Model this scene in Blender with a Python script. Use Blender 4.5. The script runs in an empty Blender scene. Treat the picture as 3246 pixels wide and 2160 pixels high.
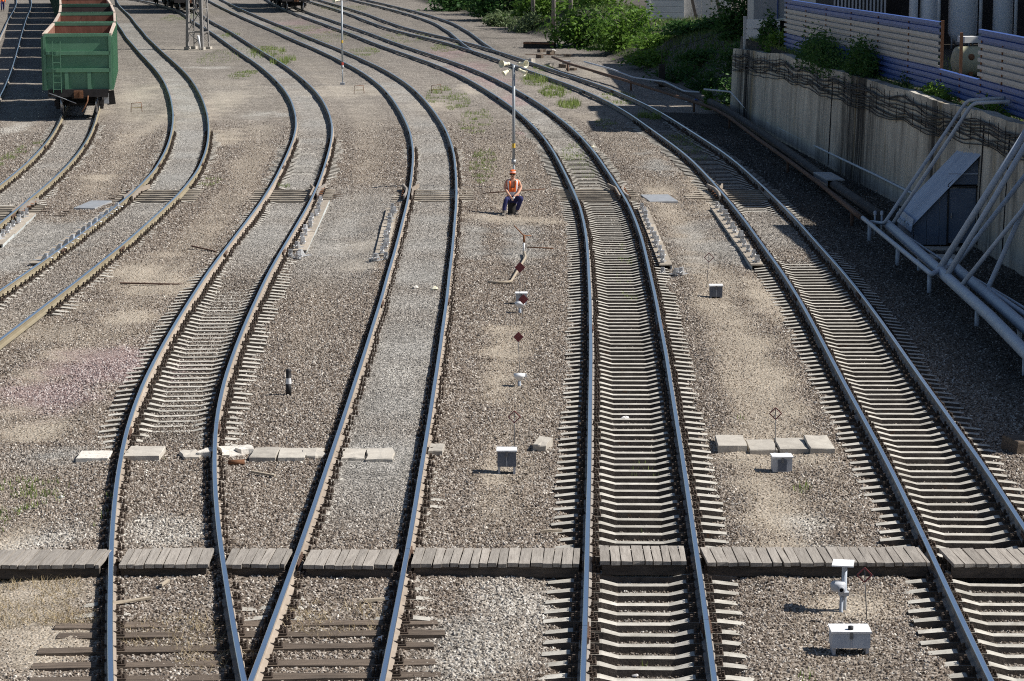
import bpy, bmesh, math, random
import numpy as np
from mathutils import Vector, Matrix

random.seed(7)
RNG = np.random.default_rng(11)
PI = math.pi
R = math.radians
scene = bpy.context.scene
COL = scene.collection

# ------------------------------------------------------------------ camera, sky, sun, exposure
cam_data = bpy.data.cameras.new('camera')
cam = bpy.data.objects.new('camera', cam_data)
COL.objects.link(cam)
cam.location = (0, 0, 9.31)
cam.rotation_euler = (PI/2 - 0.164433, 0, 0)
cam_data.sensor_fit = 'HORIZONTAL'
cam_data.sensor_width = 36.0
cam_data.lens = 89.63
cam_data.clip_start = 0.5
cam_data.clip_end = 6000
cam_data.dof.use_dof = True
cam_data.dof.focus_distance = 52
cam_data.dof.aperture_fstop = 9.0
scene.camera = cam

SUN_EL = R(44)
world = bpy.data.worlds.new('World')
scene.world = world
world.use_nodes = True
wn = world.node_tree
wn.nodes.clear()
w_out = wn.nodes.new('ShaderNodeOutputWorld')
w_bg = wn.nodes.new('ShaderNodeBackground')
w_sky = wn.nodes.new('ShaderNodeTexSky')
w_sky.sky_type = 'NISHITA'
w_sky.sun_disc = False
w_sky.sun_elevation = SUN_EL
w_sky.sun_rotation = R(90)
w_sky.altitude = 100
w_sky.air_density = 1.0
w_sky.dust_density = 0.6
w_sky.ozone_density = 1.6
w_bg.inputs['Strength'].default_value = 0.055
wn.links.new(w_sky.outputs[0], w_bg.inputs[0])
wn.links.new(w_bg.outputs[0], w_out.inputs[0])

sun_data = bpy.data.lights.new('sun', 'SUN')
sun_data.energy = 5.0
sun_data.angle = R(0.53)
sun_data.color = (1.0, 0.955, 0.88)
sun = bpy.data.objects.new('sun', sun_data)
COL.objects.link(sun)
sun.rotation_euler = (0, PI/2 - SUN_EL, 0)
sun.location = (60, 40, 60)

scene.view_settings.view_transform = 'Standard'
scene.view_settings.look = 'None'
scene.view_settings.exposure = 0.45
scene.view_settings.gamma = 1.0
scene.view_settings.use_curve_mapping = False
scene.render.engine = 'CYCLES'
scene.cycles.filter_width = 1.05
scene.cycles.max_bounces = 5
scene.cycles.diffuse_bounces = 2
scene.cycles.glossy_bounces = 2
scene.cycles.transmission_bounces = 3
scene.cycles.use_denoising = False

# ------------------------------------------------------------------ helpers
def tag(o, label=None, cat=None, group=None, kind=None):
    if label: o['label'] = label
    if cat:
        o['category'] = cat
        o['kind'] = 'thing'
    if group: o['group'] = group
    if kind: o['kind'] = kind
    return o

def thing(name, label, cat, loc=(0, 0, 0), rz=0.0, group=None):
    o = bpy.data.objects.new(name, None)
    COL.objects.link(o)
    o.empty_display_size = 0.2
    o.location = loc
    o.rotation_euler = (0, 0, rz)
    return tag(o, label, cat, group)

def place(name, mesh, parent=None, loc=(0, 0, 0), rot=(0, 0, 0), scale=None):
    o = bpy.data.objects.new(name, mesh)
    COL.objects.link(o)
    o.parent = parent
    o.location = loc
    o.rotation_euler = rot
    if scale: o.scale = scale
    return o

def copy_tree(o, parent=None):
    c = o.copy()
    COL.objects.link(c)
    c.parent = parent
    for ch in o.children:
        copy_tree(ch, c)
    return c

def frame(d):
    d = Vector(d).normalized()
    up = Vector((0, 0, 1)) if abs(d.z) < 0.95 else Vector((1, 0, 0))
    a = d.cross(up).normalized()
    return a, a.cross(d).normalized()

class MB:
    """collects faces for one mesh object"""
    def __init__(s): s.v, s.f, s.m, s.sm = [], [], [], []
    def add(s, vs, fs, mat=0, M=None, smooth=False):
        n = len(s.v)
        for p in vs:
            s.v.append(tuple(M @ Vector(p)) if M is not None else tuple(p))
        for f in fs:
            s.f.append(tuple(i + n for i in f)); s.m.append(mat); s.sm.append(smooth)
        return s
    def box(s, c, d, mat=0, rz=0.0, M=None, jit=0.0, taper=None):
        hx, hy, hz = d[0]/2, d[1]/2, d[2]/2
        vs = [(-hx,-hy,-hz),(hx,-hy,-hz),(hx,hy,-hz),(-hx,hy,-hz),(-hx,-hy,hz),(hx,-hy,hz),(hx,hy,hz),(-hx,hy,hz)]
        if taper: vs = [(x*taper, y*taper, z) if z > 0 else (x, y, z) for x, y, z in vs]
        if jit: vs = [tuple(q + random.uniform(-jit, jit) for q in p) for p in vs]
        T = Matrix.Translation(c) @ Matrix.Rotation(rz, 4, 'Z')
        if M is not None: T = M @ T
        return s.add(vs, [(0,3,2,1),(4,5,6,7),(0,1,5,4),(1,2,6,5),(2,3,7,6),(3,0,4,7)], mat, T)
    def bar(s, a, b, w, h, mat=0):
        a, b = Vector(a), Vector(b); u, v = frame(b - a)
        vs = [p + u*x*w/2 + v*y*h/2 for p in (a, b) for x, y in ((-1,-1),(1,-1),(1,1),(-1,1))]
        return s.add(vs, [(0,1,2,3),(7,6,5,4),(0,4,5,1),(1,5,6,2),(2,6,7,3),(3,7,4,0)], mat)
    def tube(s, pts, r, n=8, mat=0, caps=True, smooth=True, rs=None):
        pts = [Vector(p) for p in pts]; k = len(pts); base = len(s.v); prev = None
        for i, p in enumerate(pts):
            d = (pts[min(i+1, k-1)] - pts[max(i-1, 0)])
            u, v = frame(d)
            if prev is not None:
                v2 = prev - d.normalized()*prev.dot(d.normalized())
                if v2.length > 1e-4: v = v2.normalized(); u = d.normalized().cross(v)
            prev = v
            rr = rs[i] if rs else r
            for j in range(n):
                t = 2*PI*j/n
                s.v.append(tuple(p + (u*math.cos(t) + v*math.sin(t))*rr))
        for i in range(k-1):
            for j in range(n):
                a = base+i*n+j; b = base+i*n+(j+1) % n
                s.f.append((a, b, b+n, a+n)); s.m.append(mat); s.sm.append(smooth)
        if caps:
            s.f.append(tuple(base+j for j in range(n))[::-1]); s.m.append(mat); s.sm.append(False)
            s.f.append(tuple(base+(k-1)*n+j for j in range(n))); s.m.append(mat); s.sm.append(False)
        return s
    def lathe(s, prof, n=16, mat=0, M=None, smooth=True):
        vs = [(r*math.cos(2*PI*j/n), r*math.sin(2*PI*j/n), z) for r, z in prof for j in range(n)]
        fs = [(i*n+j, i*n+(j+1) % n, (i+1)*n+(j+1) % n, (i+1)*n+j) for i in range(len(prof)-1) for j in range(n)]
        return s.add(vs, fs, mat, M, smooth)
    def poly_prism(s, poly, z0, z1, mat=0, M=None):
        n = len(poly)
        vs = [(x, y, z0) for x, y in poly] + [(x, y, z1) for x, y in poly]
        fs = [tuple(range(n))[::-1], tuple(range(n, 2*n))] + [(i, (i+1) % n, n+(i+1) % n, n+i) for i in range(n)]
        return s.add(vs, fs, mat, M)
    def mesh(s, name, mats):
        me = bpy.data.meshes.new(name)
        me.from_pydata(s.v, [], s.f)
        for m in (mats if isinstance(mats, (list, tuple)) else [mats]): me.materials.append(m)
        me.polygons.foreach_set('material_index', s.m)
        me.polygons.foreach_set('use_smooth', s.sm)
        me.update()
        return me
    def obj(s, name, mats, parent=None, loc=(0, 0, 0), rot=(0, 0, 0)):
        return place(name, s.mesh(name, mats), parent, loc, rot)

def hexbolt(mb, c, r, h, mat=0):
    mb.poly_prism([(c[0]+r*math.cos(i*PI/3), c[1]+r*math.sin(i*PI/3)) for i in range(6)], c[2], c[2]+h, mat)

_perm = RNG.random((256, 256))
def vnoise(x, y, sc, seed=0):
    x = np.asarray(x)/sc + seed*17.3; y = np.asarray(y)/sc + seed*31.7
    xi = np.floor(x).astype(int); yi = np.floor(y).astype(int)
    fx = x-xi; fy = y-yi; fx = fx*fx*(3-2*fx); fy = fy*fy*(3-2*fy)
    g = lambda a, b: _perm[a % 256, b % 256]
    return (g(xi, yi)*(1-fx)+g(xi+1, yi)*fx)*(1-fy) + (g(xi, yi+1)*(1-fx)+g(xi+1, yi+1)*fx)*fy
def sstep(a, b, x):
    t = np.clip((x-a)/(b-a), 0, 1); return t*t*(3-2*t)

# ------------------------------------------------------------------ materials
MATS = {}
def nodes_of(name):
    m = bpy.data.materials.new(name); m.use_nodes = True
    nt = m.node_tree; nt.nodes.clear()
    out = nt.nodes.new('ShaderNodeOutputMaterial'); b = nt.nodes.new('ShaderNodeBsdfPrincipled')
    nt.links.new(b.outputs[0], out.inputs[0])
    MATS[name] = m
    return m, nt, b
def ramp(nt, stops):
    n = nt.nodes.new('ShaderNodeValToRGB'); e = n.color_ramp.elements
    while len(e) < len(stops): e.new(0.5)
    for i, (p, c) in enumerate(stops):
        e[i].position = p; e[i].color = tuple(c[:3]) + (1,)
    return n
def mixc(nt, a, b, fac, mode='MIX'):
    n = nt.nodes.new('ShaderNodeMix'); n.data_type = 'RGBA'; n.blend_type = mode
    for sock, val in ((n.inputs[0], fac), (n.inputs[6], a), (n.inputs[7], b)):
        if hasattr(val, 'links'): nt.links.new(val, sock)
        elif isinstance(val, (tuple, list)): sock.default_value = tuple(val[:3]) + (1,)
        else: sock.default_value = val
    return n.outputs[2]
def mth(nt, op, a, b=None):
    n = nt.nodes.new('ShaderNodeMath'); n.operation = op
    for sock, val in ((n.inputs[0], a), (n.inputs[1], b)):
        if val is None: continue
        if hasattr(val, 'links'): nt.links.new(val, sock)
        else: sock.default_value = val
    return n.outputs[0]
def noise(nt, vec, scale, detail=5, rough=0.6):
    n = nt.nodes.new('ShaderNodeTexNoise'); n.inputs['Scale'].default_value = scale
    n.inputs['Detail'].default_value = detail; n.inputs['Roughness'].default_value = rough
    nt.links.new(vec, n.inputs['Vector']); return n.outputs[0]
def mapped(nt, vec, sc):
    n = nt.nodes.new('ShaderNodeMapping'); n.inputs['Scale'].default_value = sc
    nt.links.new(vec, n.inputs['Vector']); return n.outputs[0]
def pmat(name, c1, c2, scale=4.0, rough=0.8, metal=0.0, bump=0.15, stretch=(1, 1, 1), spot=None, spot_sc=9.0, spot_t=0.6, rand=0.12, spec=0.3, world=False):
    m, nt, b = nodes_of(name)
    if world: vec = nt.nodes.new('ShaderNodeNewGeometry').outputs['Position']
    else: vec = nt.nodes.new('ShaderNodeTexCoord').outputs['Object']
    oi = nt.nodes.new('ShaderNodeObjectInfo')
    if not world:
        va = nt.nodes.new('ShaderNodeVectorMath'); va.operation = 'ADD'
        cx = nt.nodes.new('ShaderNodeCombineXYZ')
        r40 = mth(nt, 'MULTIPLY', oi.outputs['Random'], 40.0)
        nt.links.new(r40, cx.inputs[0]); nt.links.new(r40, cx.inputs[2])
        nt.links.new(vec, va.inputs[0]); nt.links.new(cx.outputs[0], va.inputs[1]); vec = va.outputs[0]
    mv = mapped(nt, vec, stretch)
    nz = noise(nt, mv, scale, 6, 0.65)
    cr = ramp(nt, [(0.3, c1), (0.7, c2)]); nt.links.new(nz, cr.inputs[0]); col = cr.outputs[0]
    if spot is not None:
        n2 = noise(nt, mapped(nt, vec, (stretch[0], stretch[1], stretch[2])), spot_sc, 4, 0.7)
        f = ramp(nt, [(spot_t, (0, 0, 0)), (min(spot_t+0.08, 1), (1, 1, 1))]); nt.links.new(n2, f.inputs[0])
        col = mixc(nt, col, spot, f.outputs[0])
    if rand:
        hv = nt.nodes.new('ShaderNodeHueSaturation')
        v = mth(nt, 'ADD', mth(nt, 'MULTIPLY', oi.outputs['Random'], 2*rand), 1.0-rand)
        nt.links.new(v, hv.inputs['Value']); nt.links.new(col, hv.inputs['Color']); col = hv.outputs[0]
    nt.links.new(col, b.inputs['Base Color'])
    b.inputs['Roughness'].default_value = rough; b.inputs['Metallic'].default_value = metal
    b.inputs['Specular IOR Level'].default_value = spec
    if bump:
        bp = nt.nodes.new('ShaderNodeBump'); bp.inputs['Strength'].default_value = bump; bp.inputs['Distance'].default_value = 0.03
        nt.links.new(noise(nt, mv, scale*5, 5, 0.7), bp.inputs['Height']); nt.links.new(bp.outputs[0], b.inputs['Normal'])
    return m

pmat('rail_head', (0.72, 0.81, 0.97), (0.80, 0.88, 1.0), 3, rough=0.27, metal=1.0, bump=0.02, stretch=(6, .4, 1), rand=0.05)
pmat('rail_side', (0.25, 0.205, 0.165), (0.36, 0.31, 0.26), 2, rough=0.85, bump=0.1, rand=0.08)
pmat('rail_side_ochre', (0.20, 0.17, 0.115), (0.28, 0.24, 0.17), 2, rough=0.85, bump=0.1, rand=0.08)
pmat('rail_side_dark', (0.20, 0.175, 0.155), (0.33, 0.30, 0.27), 2, rough=0.85, bump=0.1, rand=0.08)
pmat('fastening', (0.035, 0.028, 0.024), (0.095, 0.07, 0.055), 14, rough=0.9, bump=0.2, rand=0.3)
pmat('rust', (0.16, 0.075, 0.04), (0.27, 0.13, 0.07), 9, rough=0.9, bump=0.2, rand=0.2)
pmat('rust_dark', (0.075, 0.045, 0.035), (0.14, 0.085, 0.06), 5, rough=0.9, bump=0.2, rand=0.1)
pmat('lagging', (0.07, 0.065, 0.062), (0.13, 0.12, 0.112), 3, rough=0.95, bump=0.3, rand=0.1)
pmat('sleeper_concrete', (0.33, 0.31, 0.27), (0.55, 0.525, 0.475), 5, rough=0.92, bump=0.25, spot=(0.16, 0.14, 0.12), spot_sc=16, spot_t=0.63, rand=0.16)
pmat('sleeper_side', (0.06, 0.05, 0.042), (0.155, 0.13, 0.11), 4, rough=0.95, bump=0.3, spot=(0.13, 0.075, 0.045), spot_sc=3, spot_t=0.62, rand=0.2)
pmat('timber_pale', (0.24, 0.205, 0.165), (0.42, 0.375, 0.31), 3, rough=0.95, bump=0.5, stretch=(0.6, 9, 9), rand=0.2)
pmat('sleeper_timber', (0.075, 0.058, 0.046), (0.19, 0.15, 0.118), 3, rough=0.95, bump=0.5, stretch=(0.6, 9, 9), spot=(0.03, 0.025, 0.02), spot_sc=5, rand=0.25)
pmat('board', (0.23, 0.205, 0.18), (0.40, 0.365, 0.325), 3, rough=0.9, bump=0.35, stretch=(10, 0.8, 4), spot=(0.10, 0.09, 0.08), spot_sc=7, spot_t=0.63, rand=0.17)
pmat('board_beam', (0.05, 0.042, 0.036), (0.12, 0.10, 0.085), 4, rough=0.95, bump=0.3, stretch=(1, 6, 6), rand=0.2)
pmat('slab', (0.36, 0.33, 0.29), (0.50, 0.465, 0.41), 4, rough=0.95, bump=0.3, spot=(0.16, 0.14, 0.12), spot_sc=22, spot_t=0.66, rand=0.15)
pmat('slab_white', (0.60, 0.56, 0.50), (0.74, 0.70, 0.64), 5, rough=0.95, bump=0.4, spot=(0.34, 0.31, 0.28), spot_sc=12, rand=0.08)
pmat('grey_paint', (0.37, 0.415, 0.49), (0.48, 0.53, 0.60), 5, rough=0.5, bump=0.05, spot=(0.25, 0.22, 0.20), spot_sc=6, spot_t=0.66, rand=0.06)
pmat('box_paint', (0.40, 0.42, 0.46), (0.52, 0.54, 0.58), 6, rough=0.5, bump=0.08, spot=(0.22, 0.18, 0.15), spot_sc=14, spot_t=0.7, rand=0.05)
pmat('box_dark', (0.10, 0.115, 0.15), (0.16, 0.175, 0.21), 6, rough=0.6, bump=0.08, rand=0.05)
pmat('white_paint', (0.66, 0.67, 0.69), (0.80, 0.80, 0.80), 7, rough=0.55, bump=0.05, spot=(0.32, 0.27, 0.22), spot_sc=13, spot_t=0.7, rand=0.04)
pmat('sign_red', (0.21, 0.045, 0.05), (0.28, 0.075, 0.075), 8, rough=0.55, bump=0.03, rand=0.1)
pmat('rod_grey', (0.12, 0.12, 0.13), (0.2, 0.2, 0.2), 6, rough=0.6, rand=0.1)
pmat('black_paint', (0.012, 0.012, 0.014), (0.03, 0.03, 0.033), 6, rough=0.6, rand=0.1)
pmat('steel_grey', (0.30, 0.31, 0.32), (0.42, 0.43, 0.45), 5, rough=0.45, metal=0.3, bump=0.08, spot=(0.23, 0.15, 0.10), spot_sc=8, spot_t=0.62, rand=0.1)
pmat('shoe_steel', (0.42, 0.44, 0.46), (0.62, 0.63, 0.65), 12, rough=0.4, metal=0.4, bump=0.1, spot=(0.28, 0.14, 0.07), spot_sc=22, spot_t=0.57, rand=0.25)
pmat('rack_plank', (0.30, 0.26, 0.21), (0.42, 0.37, 0.31), 3, rough=0.9, bump=0.25, stretch=(7, .7, 7), spot=(0.17, 0.14, 0.11), spot_sc=9, rand=0.15)
pmat('rack_pale', (0.36, 0.39, 0.39), (0.50, 0.52, 0.52), 4, rough=0.7, bump=0.1, rand=0.1)
pmat('cream', (0.72, 0.68, 0.50), (0.82, 0.79, 0.63), 5, rough=0.45, bump=0.03, rand=0.05)
pmat('pole_grey', (0.30, 0.33, 0.36), (0.40, 0.43, 0.46), 4, rough=0.5, metal=0.2, bump=0.05, rand=0.05)
pmat('yellow_band', (0.65, 0.42, 0.05), (0.75, 0.5, 0.08), 5, rough=0.5, rand=0.0)
pmat('red_band', (0.5, 0.08, 0.06), (0.6, 0.1, 0.08), 5, rough=0.5, rand=0.0)
pmat('mast_steel', (0.19, 0.18, 0.175), (0.30, 0.285, 0.27), 3, rough=0.7, metal=0.1, bump=0.1, rand=0.1)
pmat('wagon_green', (0.085, 0.205, 0.125), (0.135, 0.275, 0.18), 1.3, rough=0.55, bump=0.06, spot=(0.03, 0.05, 0.035), spot_sc=4.5, spot_t=0.66, rand=0.05)
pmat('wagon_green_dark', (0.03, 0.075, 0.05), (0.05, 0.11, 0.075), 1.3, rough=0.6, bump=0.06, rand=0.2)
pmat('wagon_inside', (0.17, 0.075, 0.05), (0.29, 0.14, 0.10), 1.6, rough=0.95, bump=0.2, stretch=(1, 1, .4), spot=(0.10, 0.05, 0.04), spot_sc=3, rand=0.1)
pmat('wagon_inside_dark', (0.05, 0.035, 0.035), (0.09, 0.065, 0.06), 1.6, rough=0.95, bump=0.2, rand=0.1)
pmat('wagon_rim', (0.46, 0.36, 0.30), (0.62, 0.52, 0.44), 2, rough=0.8, bump=0.1, spot=(0.25, 0.14, 0.09), spot_sc=5, rand=0.1)
pmat('underframe', (0.018, 0.017, 0.018), (0.045, 0.04, 0.04), 4, rough=0.8, bump=0.1, rand=0.2)
pmat('wheel_steel', (0.34, 0.35, 0.37), (0.5, 0.5, 0.52), 4, rough=0.3, metal=0.8, rand=0.1)
pmat('fence_blue', (0.04, 0.085, 0.27), (0.06, 0.115, 0.36), 2, rough=0.5, bump=0.03, stretch=(1, 1, 3), rand=0.06, spec=0.4)
pmat('fence_beige', (0.33, 0.325, 0.34), (0.43, 0.42, 0.43), 2, rough=0.55, bump=0.03, stretch=(1, 1, 3), rand=0.06)
pmat('shed_grey', (0.34, 0.41, 0.53), (0.44, 0.51, 0.63), 2, rough=0.5, bump=0.04, spot=(0.12, 0.15, 0.20), spot_sc=3, spot_t=0.66, rand=0.05)
pmat('shed_wall', (0.10, 0.135, 0.20), (0.15, 0.185, 0.255), 2, rough=0.55, bump=0.04, rand=0.06)
pmat('siding', (0.55, 0.55, 0.54), (0.68, 0.67, 0.66), 1.5, rough=0.8, bump=0.05, stretch=(.5, .5, 3), rand=0.05)
pmat('building_grey', (0.36, 0.37, 0.39), (0.46, 0.47, 0.49), 1.2, rough=0.8, bump=0.05, stretch=(2, 2, .3), rand=0.03)
pmat('silo', (0.76, 0.78, 0.81), (0.85, 0.86, 0.88), 1.0, rough=0.6, bump=0.04, stretch=(2, 2, .3), spot=(0.40, 0.40, 0.41), spot_sc=2.2, spot_t=0.66, rand=0.05)
pmat('dark_wall', (0.025, 0.026, 0.03), (0.05, 0.05, 0.055), 1.0, rough=0.9, rand=0.05)
pmat('tank_olive', (0.34, 0.33, 0.22), (0.45, 0.43, 0.30), 1.2, rough=0.7, bump=0.1, spot=(0.20, 0.15, 0.10), spot_sc=2.5, spot_t=0.64, rand=0.02)
pmat('cable', (0.012, 0.012, 0.014), (0.03, 0.03, 0.034), 5, rough=0.7, rand=0.2)
pmat('rubber', (0.02, 0.02, 0.02), (0.05, 0.045, 0.04), 5, rough=0.9, rand=0.2)
pmat('dry_wood', (0.30, 0.25, 0.19), (0.45, 0.39, 0.31), 3, rough=0.9, bump=0.3, stretch=(.6, 8, 8), rand=0.2)
pmat('pole_wood', (0.17, 0.15, 0.13), (0.27, 0.24, 0.21), 3, rough=0.9, bump=0.3, stretch=(7, 7, .5), rand=0.2)
pmat('litter_white', (0.68, 0.66, 0.64), (0.8, 0.78, 0.76), 6, rough=0.7, bump=0.2, rand=0.1)
pmat('litter_blue', (0.05, 0.12, 0.45), (0.08, 0.18, 0.55), 6, rough=0.5, rand=0.1)
pmat('skin', (0.50, 0.27, 0.18), (0.60, 0.34, 0.24), 9, rough=0.6, bump=0.0, rand=0.0)
pmat('vest_orange', (0.80, 0.13, 0.025), (0.92, 0.19, 0.04), 7, rough=0.7, bump=0.15, rand=0.0)
pmat('vest_strip', (0.62, 0.63, 0.66), (0.72, 0.73, 0.75), 9, rough=0.4, bump=0.0, rand=0.0)
pmat('trousers_navy', (0.020, 0.022, 0.085), (0.035, 0.038, 0.13), 8, rough=0.9, bump=0.2, rand=0.0)
pmat('boot', (0.10, 0.09, 0.08), (0.22, 0.20, 0.18), 8, rough=0.8, bump=0.1, rand=0.1)
pmat('hair', (0.03, 0.022, 0.018), (0.06, 0.045, 0.035), 9, rough=0.8, rand=0.0)

def leafmat(name, c1, c2, trans=0.35):
    m, nt, b = nodes_of(name)
    a = nt.nodes.new('ShaderNodeAttribute'); a.attribute_name = 'tint'
    cr = ramp(nt, [(0.0, c1), (1.0, c2)]); nt.links.new(a.outputs['Fac'], cr.inputs[0])
    nt.links.new(cr.outputs[0], b.inputs['Base Color']); b.inputs['Roughness'].default_value = 0.6
    b.inputs['Specular IOR Level'].default_value = 0.25
    t = nt.nodes.new('ShaderNodeBsdfTranslucent'); nt.links.new(cr.outputs[0], t.inputs[0])
    mx = nt.nodes.new('ShaderNodeMixShader'); mx.inputs[0].default_value = trans
    nt.links.new(b.outputs[0], mx.inputs[1]); nt.links.new(t.outputs[0], mx.inputs[2])
    nt.links.new(mx.outputs[0], [n for n in nt.nodes if n.type == 'OUTPUT_MATERIAL'][0].inputs[0])
leafmat('leaf_bush', (0.035, 0.10, 0.018), (0.19, 0.32, 0.05), .45)
leafmat('leaf_dark', (0.02, 0.065, 0.018), (0.085, 0.18, 0.045), .4)
leafmat('leaf_pale', (0.09, 0.13, 0.06), (0.18, 0.24, 0.11))
leafmat('blade_green', (0.12, 0.19, 0.04), (0.30, 0.36, 0.12))
leafmat('blade_slope', (0.04, 0.09, 0.018), (0.15, 0.20, 0.06))
leafmat('blade_straw', (0.30, 0.23, 0.13), (0.50, 0.41, 0.26), 0.2)

# concrete of the retaining wall: vertical soot and water streaks on pale concrete
m, nt, b = nodes_of('wall_concrete')
pos = nt.nodes.new('ShaderNodeNewGeometry').outputs['Position']
base = ramp(nt, [(0.28, (0.27, 0.255, 0.225)), (0.5, (0.46, 0.435, 0.385)), (0.72, (0.62, 0.585, 0.51))])
nt.links.new(noise(nt, mapped(nt, pos, (.8, .8, .35)), 1.1, 9, 0.72), base.inputs[0])
st = ramp(nt, [(0.50, (0, 0, 0)), (0.70, (1, 1, 1))]); nt.links.new(noise(nt, mapped(nt, pos, (1, 1, .07)), 1.7, 7, 0.72), st.inputs[0])
pt = ramp(nt, [(0.40, (0, 0, 0)), (0.62, (1, 1, 1))]); nt.links.new(noise(nt, mapped(nt, pos, (1, 1, .5)), .45, 4, 0.6), pt.inputs[0])
col = mixc(nt, base.outputs[0], (0.09, 0.08, 0.07), mth(nt, 'MULTIPLY', mth(nt, 'MULTIPLY', st.outputs[0], mth(nt, 'ADD', mth(nt, 'MULTIPLY', pt.outputs[0], .65), .35)), 0.9))
bk = ramp(nt, [(0.50, (0, 0, 0)), (0.62, (1, 1, 1))]); nt.links.new(noise(nt, mapped(nt, pos, (1, 1, .10)), 0.21, 3, 0.5), bk.inputs[0])
bs = ramp(nt, [(0.40, (0, 0, 0)), (0.60, (1, 1, 1))]); nt.links.new(noise(nt, mapped(nt, pos, (1, 1, .06)), 2.6, 6, 0.8), bs.inputs[0])
col = mixc(nt, col, (0.02, 0.019, 0.019), mth(nt, 'MULTIPLY', mth(nt, 'MULTIPLY', bk.outputs[0], bs.outputs[0]), 0.95))
sx = nt.nodes.new('ShaderNodeSeparateXYZ'); nt.links.new(pos, sx.inputs[0])
def band(y0, w): return mth(nt, 'MAXIMUM', mth(nt, 'SUBTRACT', 1.0, mth(nt, 'MULTIPLY', mth(nt, 'ABSOLUTE', mth(nt, 'SUBTRACT', sx.outputs[1], y0)), 1.0/w)), 0.0)
soot = mth(nt, 'MAXIMUM', band(119.5, 4.0), mth(nt, 'MAXIMUM', band(91.0, 4.5), mth(nt, 'MULTIPLY', band(79.0, 1.8), .7)))
sk = ramp(nt, [(0.36, (0, 0, 0)), (0.58, (1, 1, 1))]); nt.links.new(noise(nt, mapped(nt, pos, (1, 1, .05)), 1.9, 6, 0.75), sk.inputs[0])
col = mixc(nt, col, (0.022, 0.021, 0.021), mth(nt, 'MINIMUM', mth(nt, 'MULTIPLY', mth(nt, 'MULTIPLY', soot, sk.outputs[0]), 1.5), .95))
och = ramp(nt, [(0.60, (0, 0, 0)), (0.72, (1, 1, 1))]); nt.links.new(noise(nt, mapped(nt, pos, (1, 1, .12)), .9, 4, 0.6), och.inputs[0])
col = mixc(nt, col, (0.30, 0.23, 0.12), mth(nt, 'MULTIPLY', och.outputs[0], 0.55))
nt.links.new(col, b.inputs['Base Color']); b.inputs['Roughness'].default_value = 0.95; b.inputs['Specular IOR Level'].default_value = 0.2
bp = nt.nodes.new('ShaderNodeBump'); bp.inputs['Strength'].default_value = 0.5; bp.inputs['Distance'].default_value = 0.05
nt.links.new(noise(nt, pos, 5, 8, 0.75), bp.inputs['Height']); nt.links.new(bp.outputs[0], b.inputs['Normal'])

# ground: dust, sand, grey grit, reddish and whitish chippings mixed by painted zones
def zone_mix(nt, a1, a2, cols):
    s1 = nt.nodes.new('ShaderNodeSeparateColor'); nt.links.new(a1, s1.inputs[0])
    s2 = nt.nodes.new('ShaderNodeSeparateColor'); nt.links.new(a2, s2.inputs[0])
    c = cols[0]
    for k, s in ((1, s1.outputs[0]), (2, s1.outputs[1]), (3, s1.outputs[2]), (4, s2.outputs[0]), (5, s2.outputs[1])):
        c = mixc(nt, c, cols[k], s)
    return c
def attr(nt, name, typ='GEOMETRY'):
    a = nt.nodes.new('ShaderNodeAttribute'); a.attribute_name = name; a.attribute_type = typ
    return a.outputs['Color']
m, nt, b = nodes_of('ground')
pos = nt.nodes.new('ShaderNodeNewGeometry').outputs['Position']
vo = nt.nodes.new('ShaderNodeTexVoronoi'); vo.inputs['Scale'].default_value = 21; vo.inputs['Randomness'].default_value = 1
nt.links.new(pos, vo.inputs['Vector'])
sp = nt.nodes.new('ShaderNodeSeparateColor'); nt.links.new(vo.outputs['Color'], sp.inputs[0])
def spk(lo, mid, hi):
    r = ramp(nt, [(0.0, lo), (0.5, mid), (0.8, hi), (1.0, tuple(min(q*1.35, .8) for q in hi))]); nt.links.new(sp.outputs[0], r.inputs[0]); return r.outputs[0]
brown = spk((0.075, 0.06, 0.047), (0.19, 0.158, 0.13), (0.33, 0.29, 0.25))
sand = ramp(nt, [(0.3, (0.33, 0.285, 0.225)), (0.7, (0.46, 0.40, 0.325))]); nt.links.new(noise(nt, pos, 3, 8, 0.75), sand.inputs[0])
sandc = mixc(nt, sand.outputs[0], spk((0.22, 0.19, 0.15), (0.39, 0.34, 0.28), (0.50, 0.45, 0.38)), 0.45)
grey = spk((0.15, 0.147, 0.138), (0.31, 0.302, 0.282), (0.45, 0.435, 0.41))
pink = spk((0.16, 0.105, 0.105), (0.29, 0.205, 0.20), (0.40, 0.33, 0.32))
white = spk((0.34, 0.33, 0.30), (0.50, 0.485, 0.45), (0.62, 0.60, 0.56))
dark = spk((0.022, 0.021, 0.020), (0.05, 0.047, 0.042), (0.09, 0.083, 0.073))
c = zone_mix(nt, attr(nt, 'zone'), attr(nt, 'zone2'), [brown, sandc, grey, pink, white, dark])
lowf = ramp(nt, [(0.3, (0.80, 0.79, 0.78)), (0.7, (1.12, 1.11, 1.10))]); nt.links.new(noise(nt, pos, 0.6, 5, 0.6), lowf.inputs[0])
c = mixc(nt, c, lowf.outputs[0], 1.0, 'MULTIPLY')
nt.links.new(c, b.inputs['Base Color']); b.inputs['Roughness'].default_value = 0.95; b.inputs['Specular IOR Level'].default_value = 0.15
bp = nt.nodes.new('ShaderNodeBump'); bp.inputs['Strength'].default_value = 0.9; bp.inputs['Distance'].default_value = 0.05
hh = mth(nt, 'ADD', mth(nt, 'MULTIPLY', vo.outputs['Distance'], -0.6), noise(nt, pos, 11, 6, 0.7))
nt.links.new(hh, bp.inputs['Height']); nt.links.new(bp.outputs[0], b.inputs['Normal'])

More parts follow.
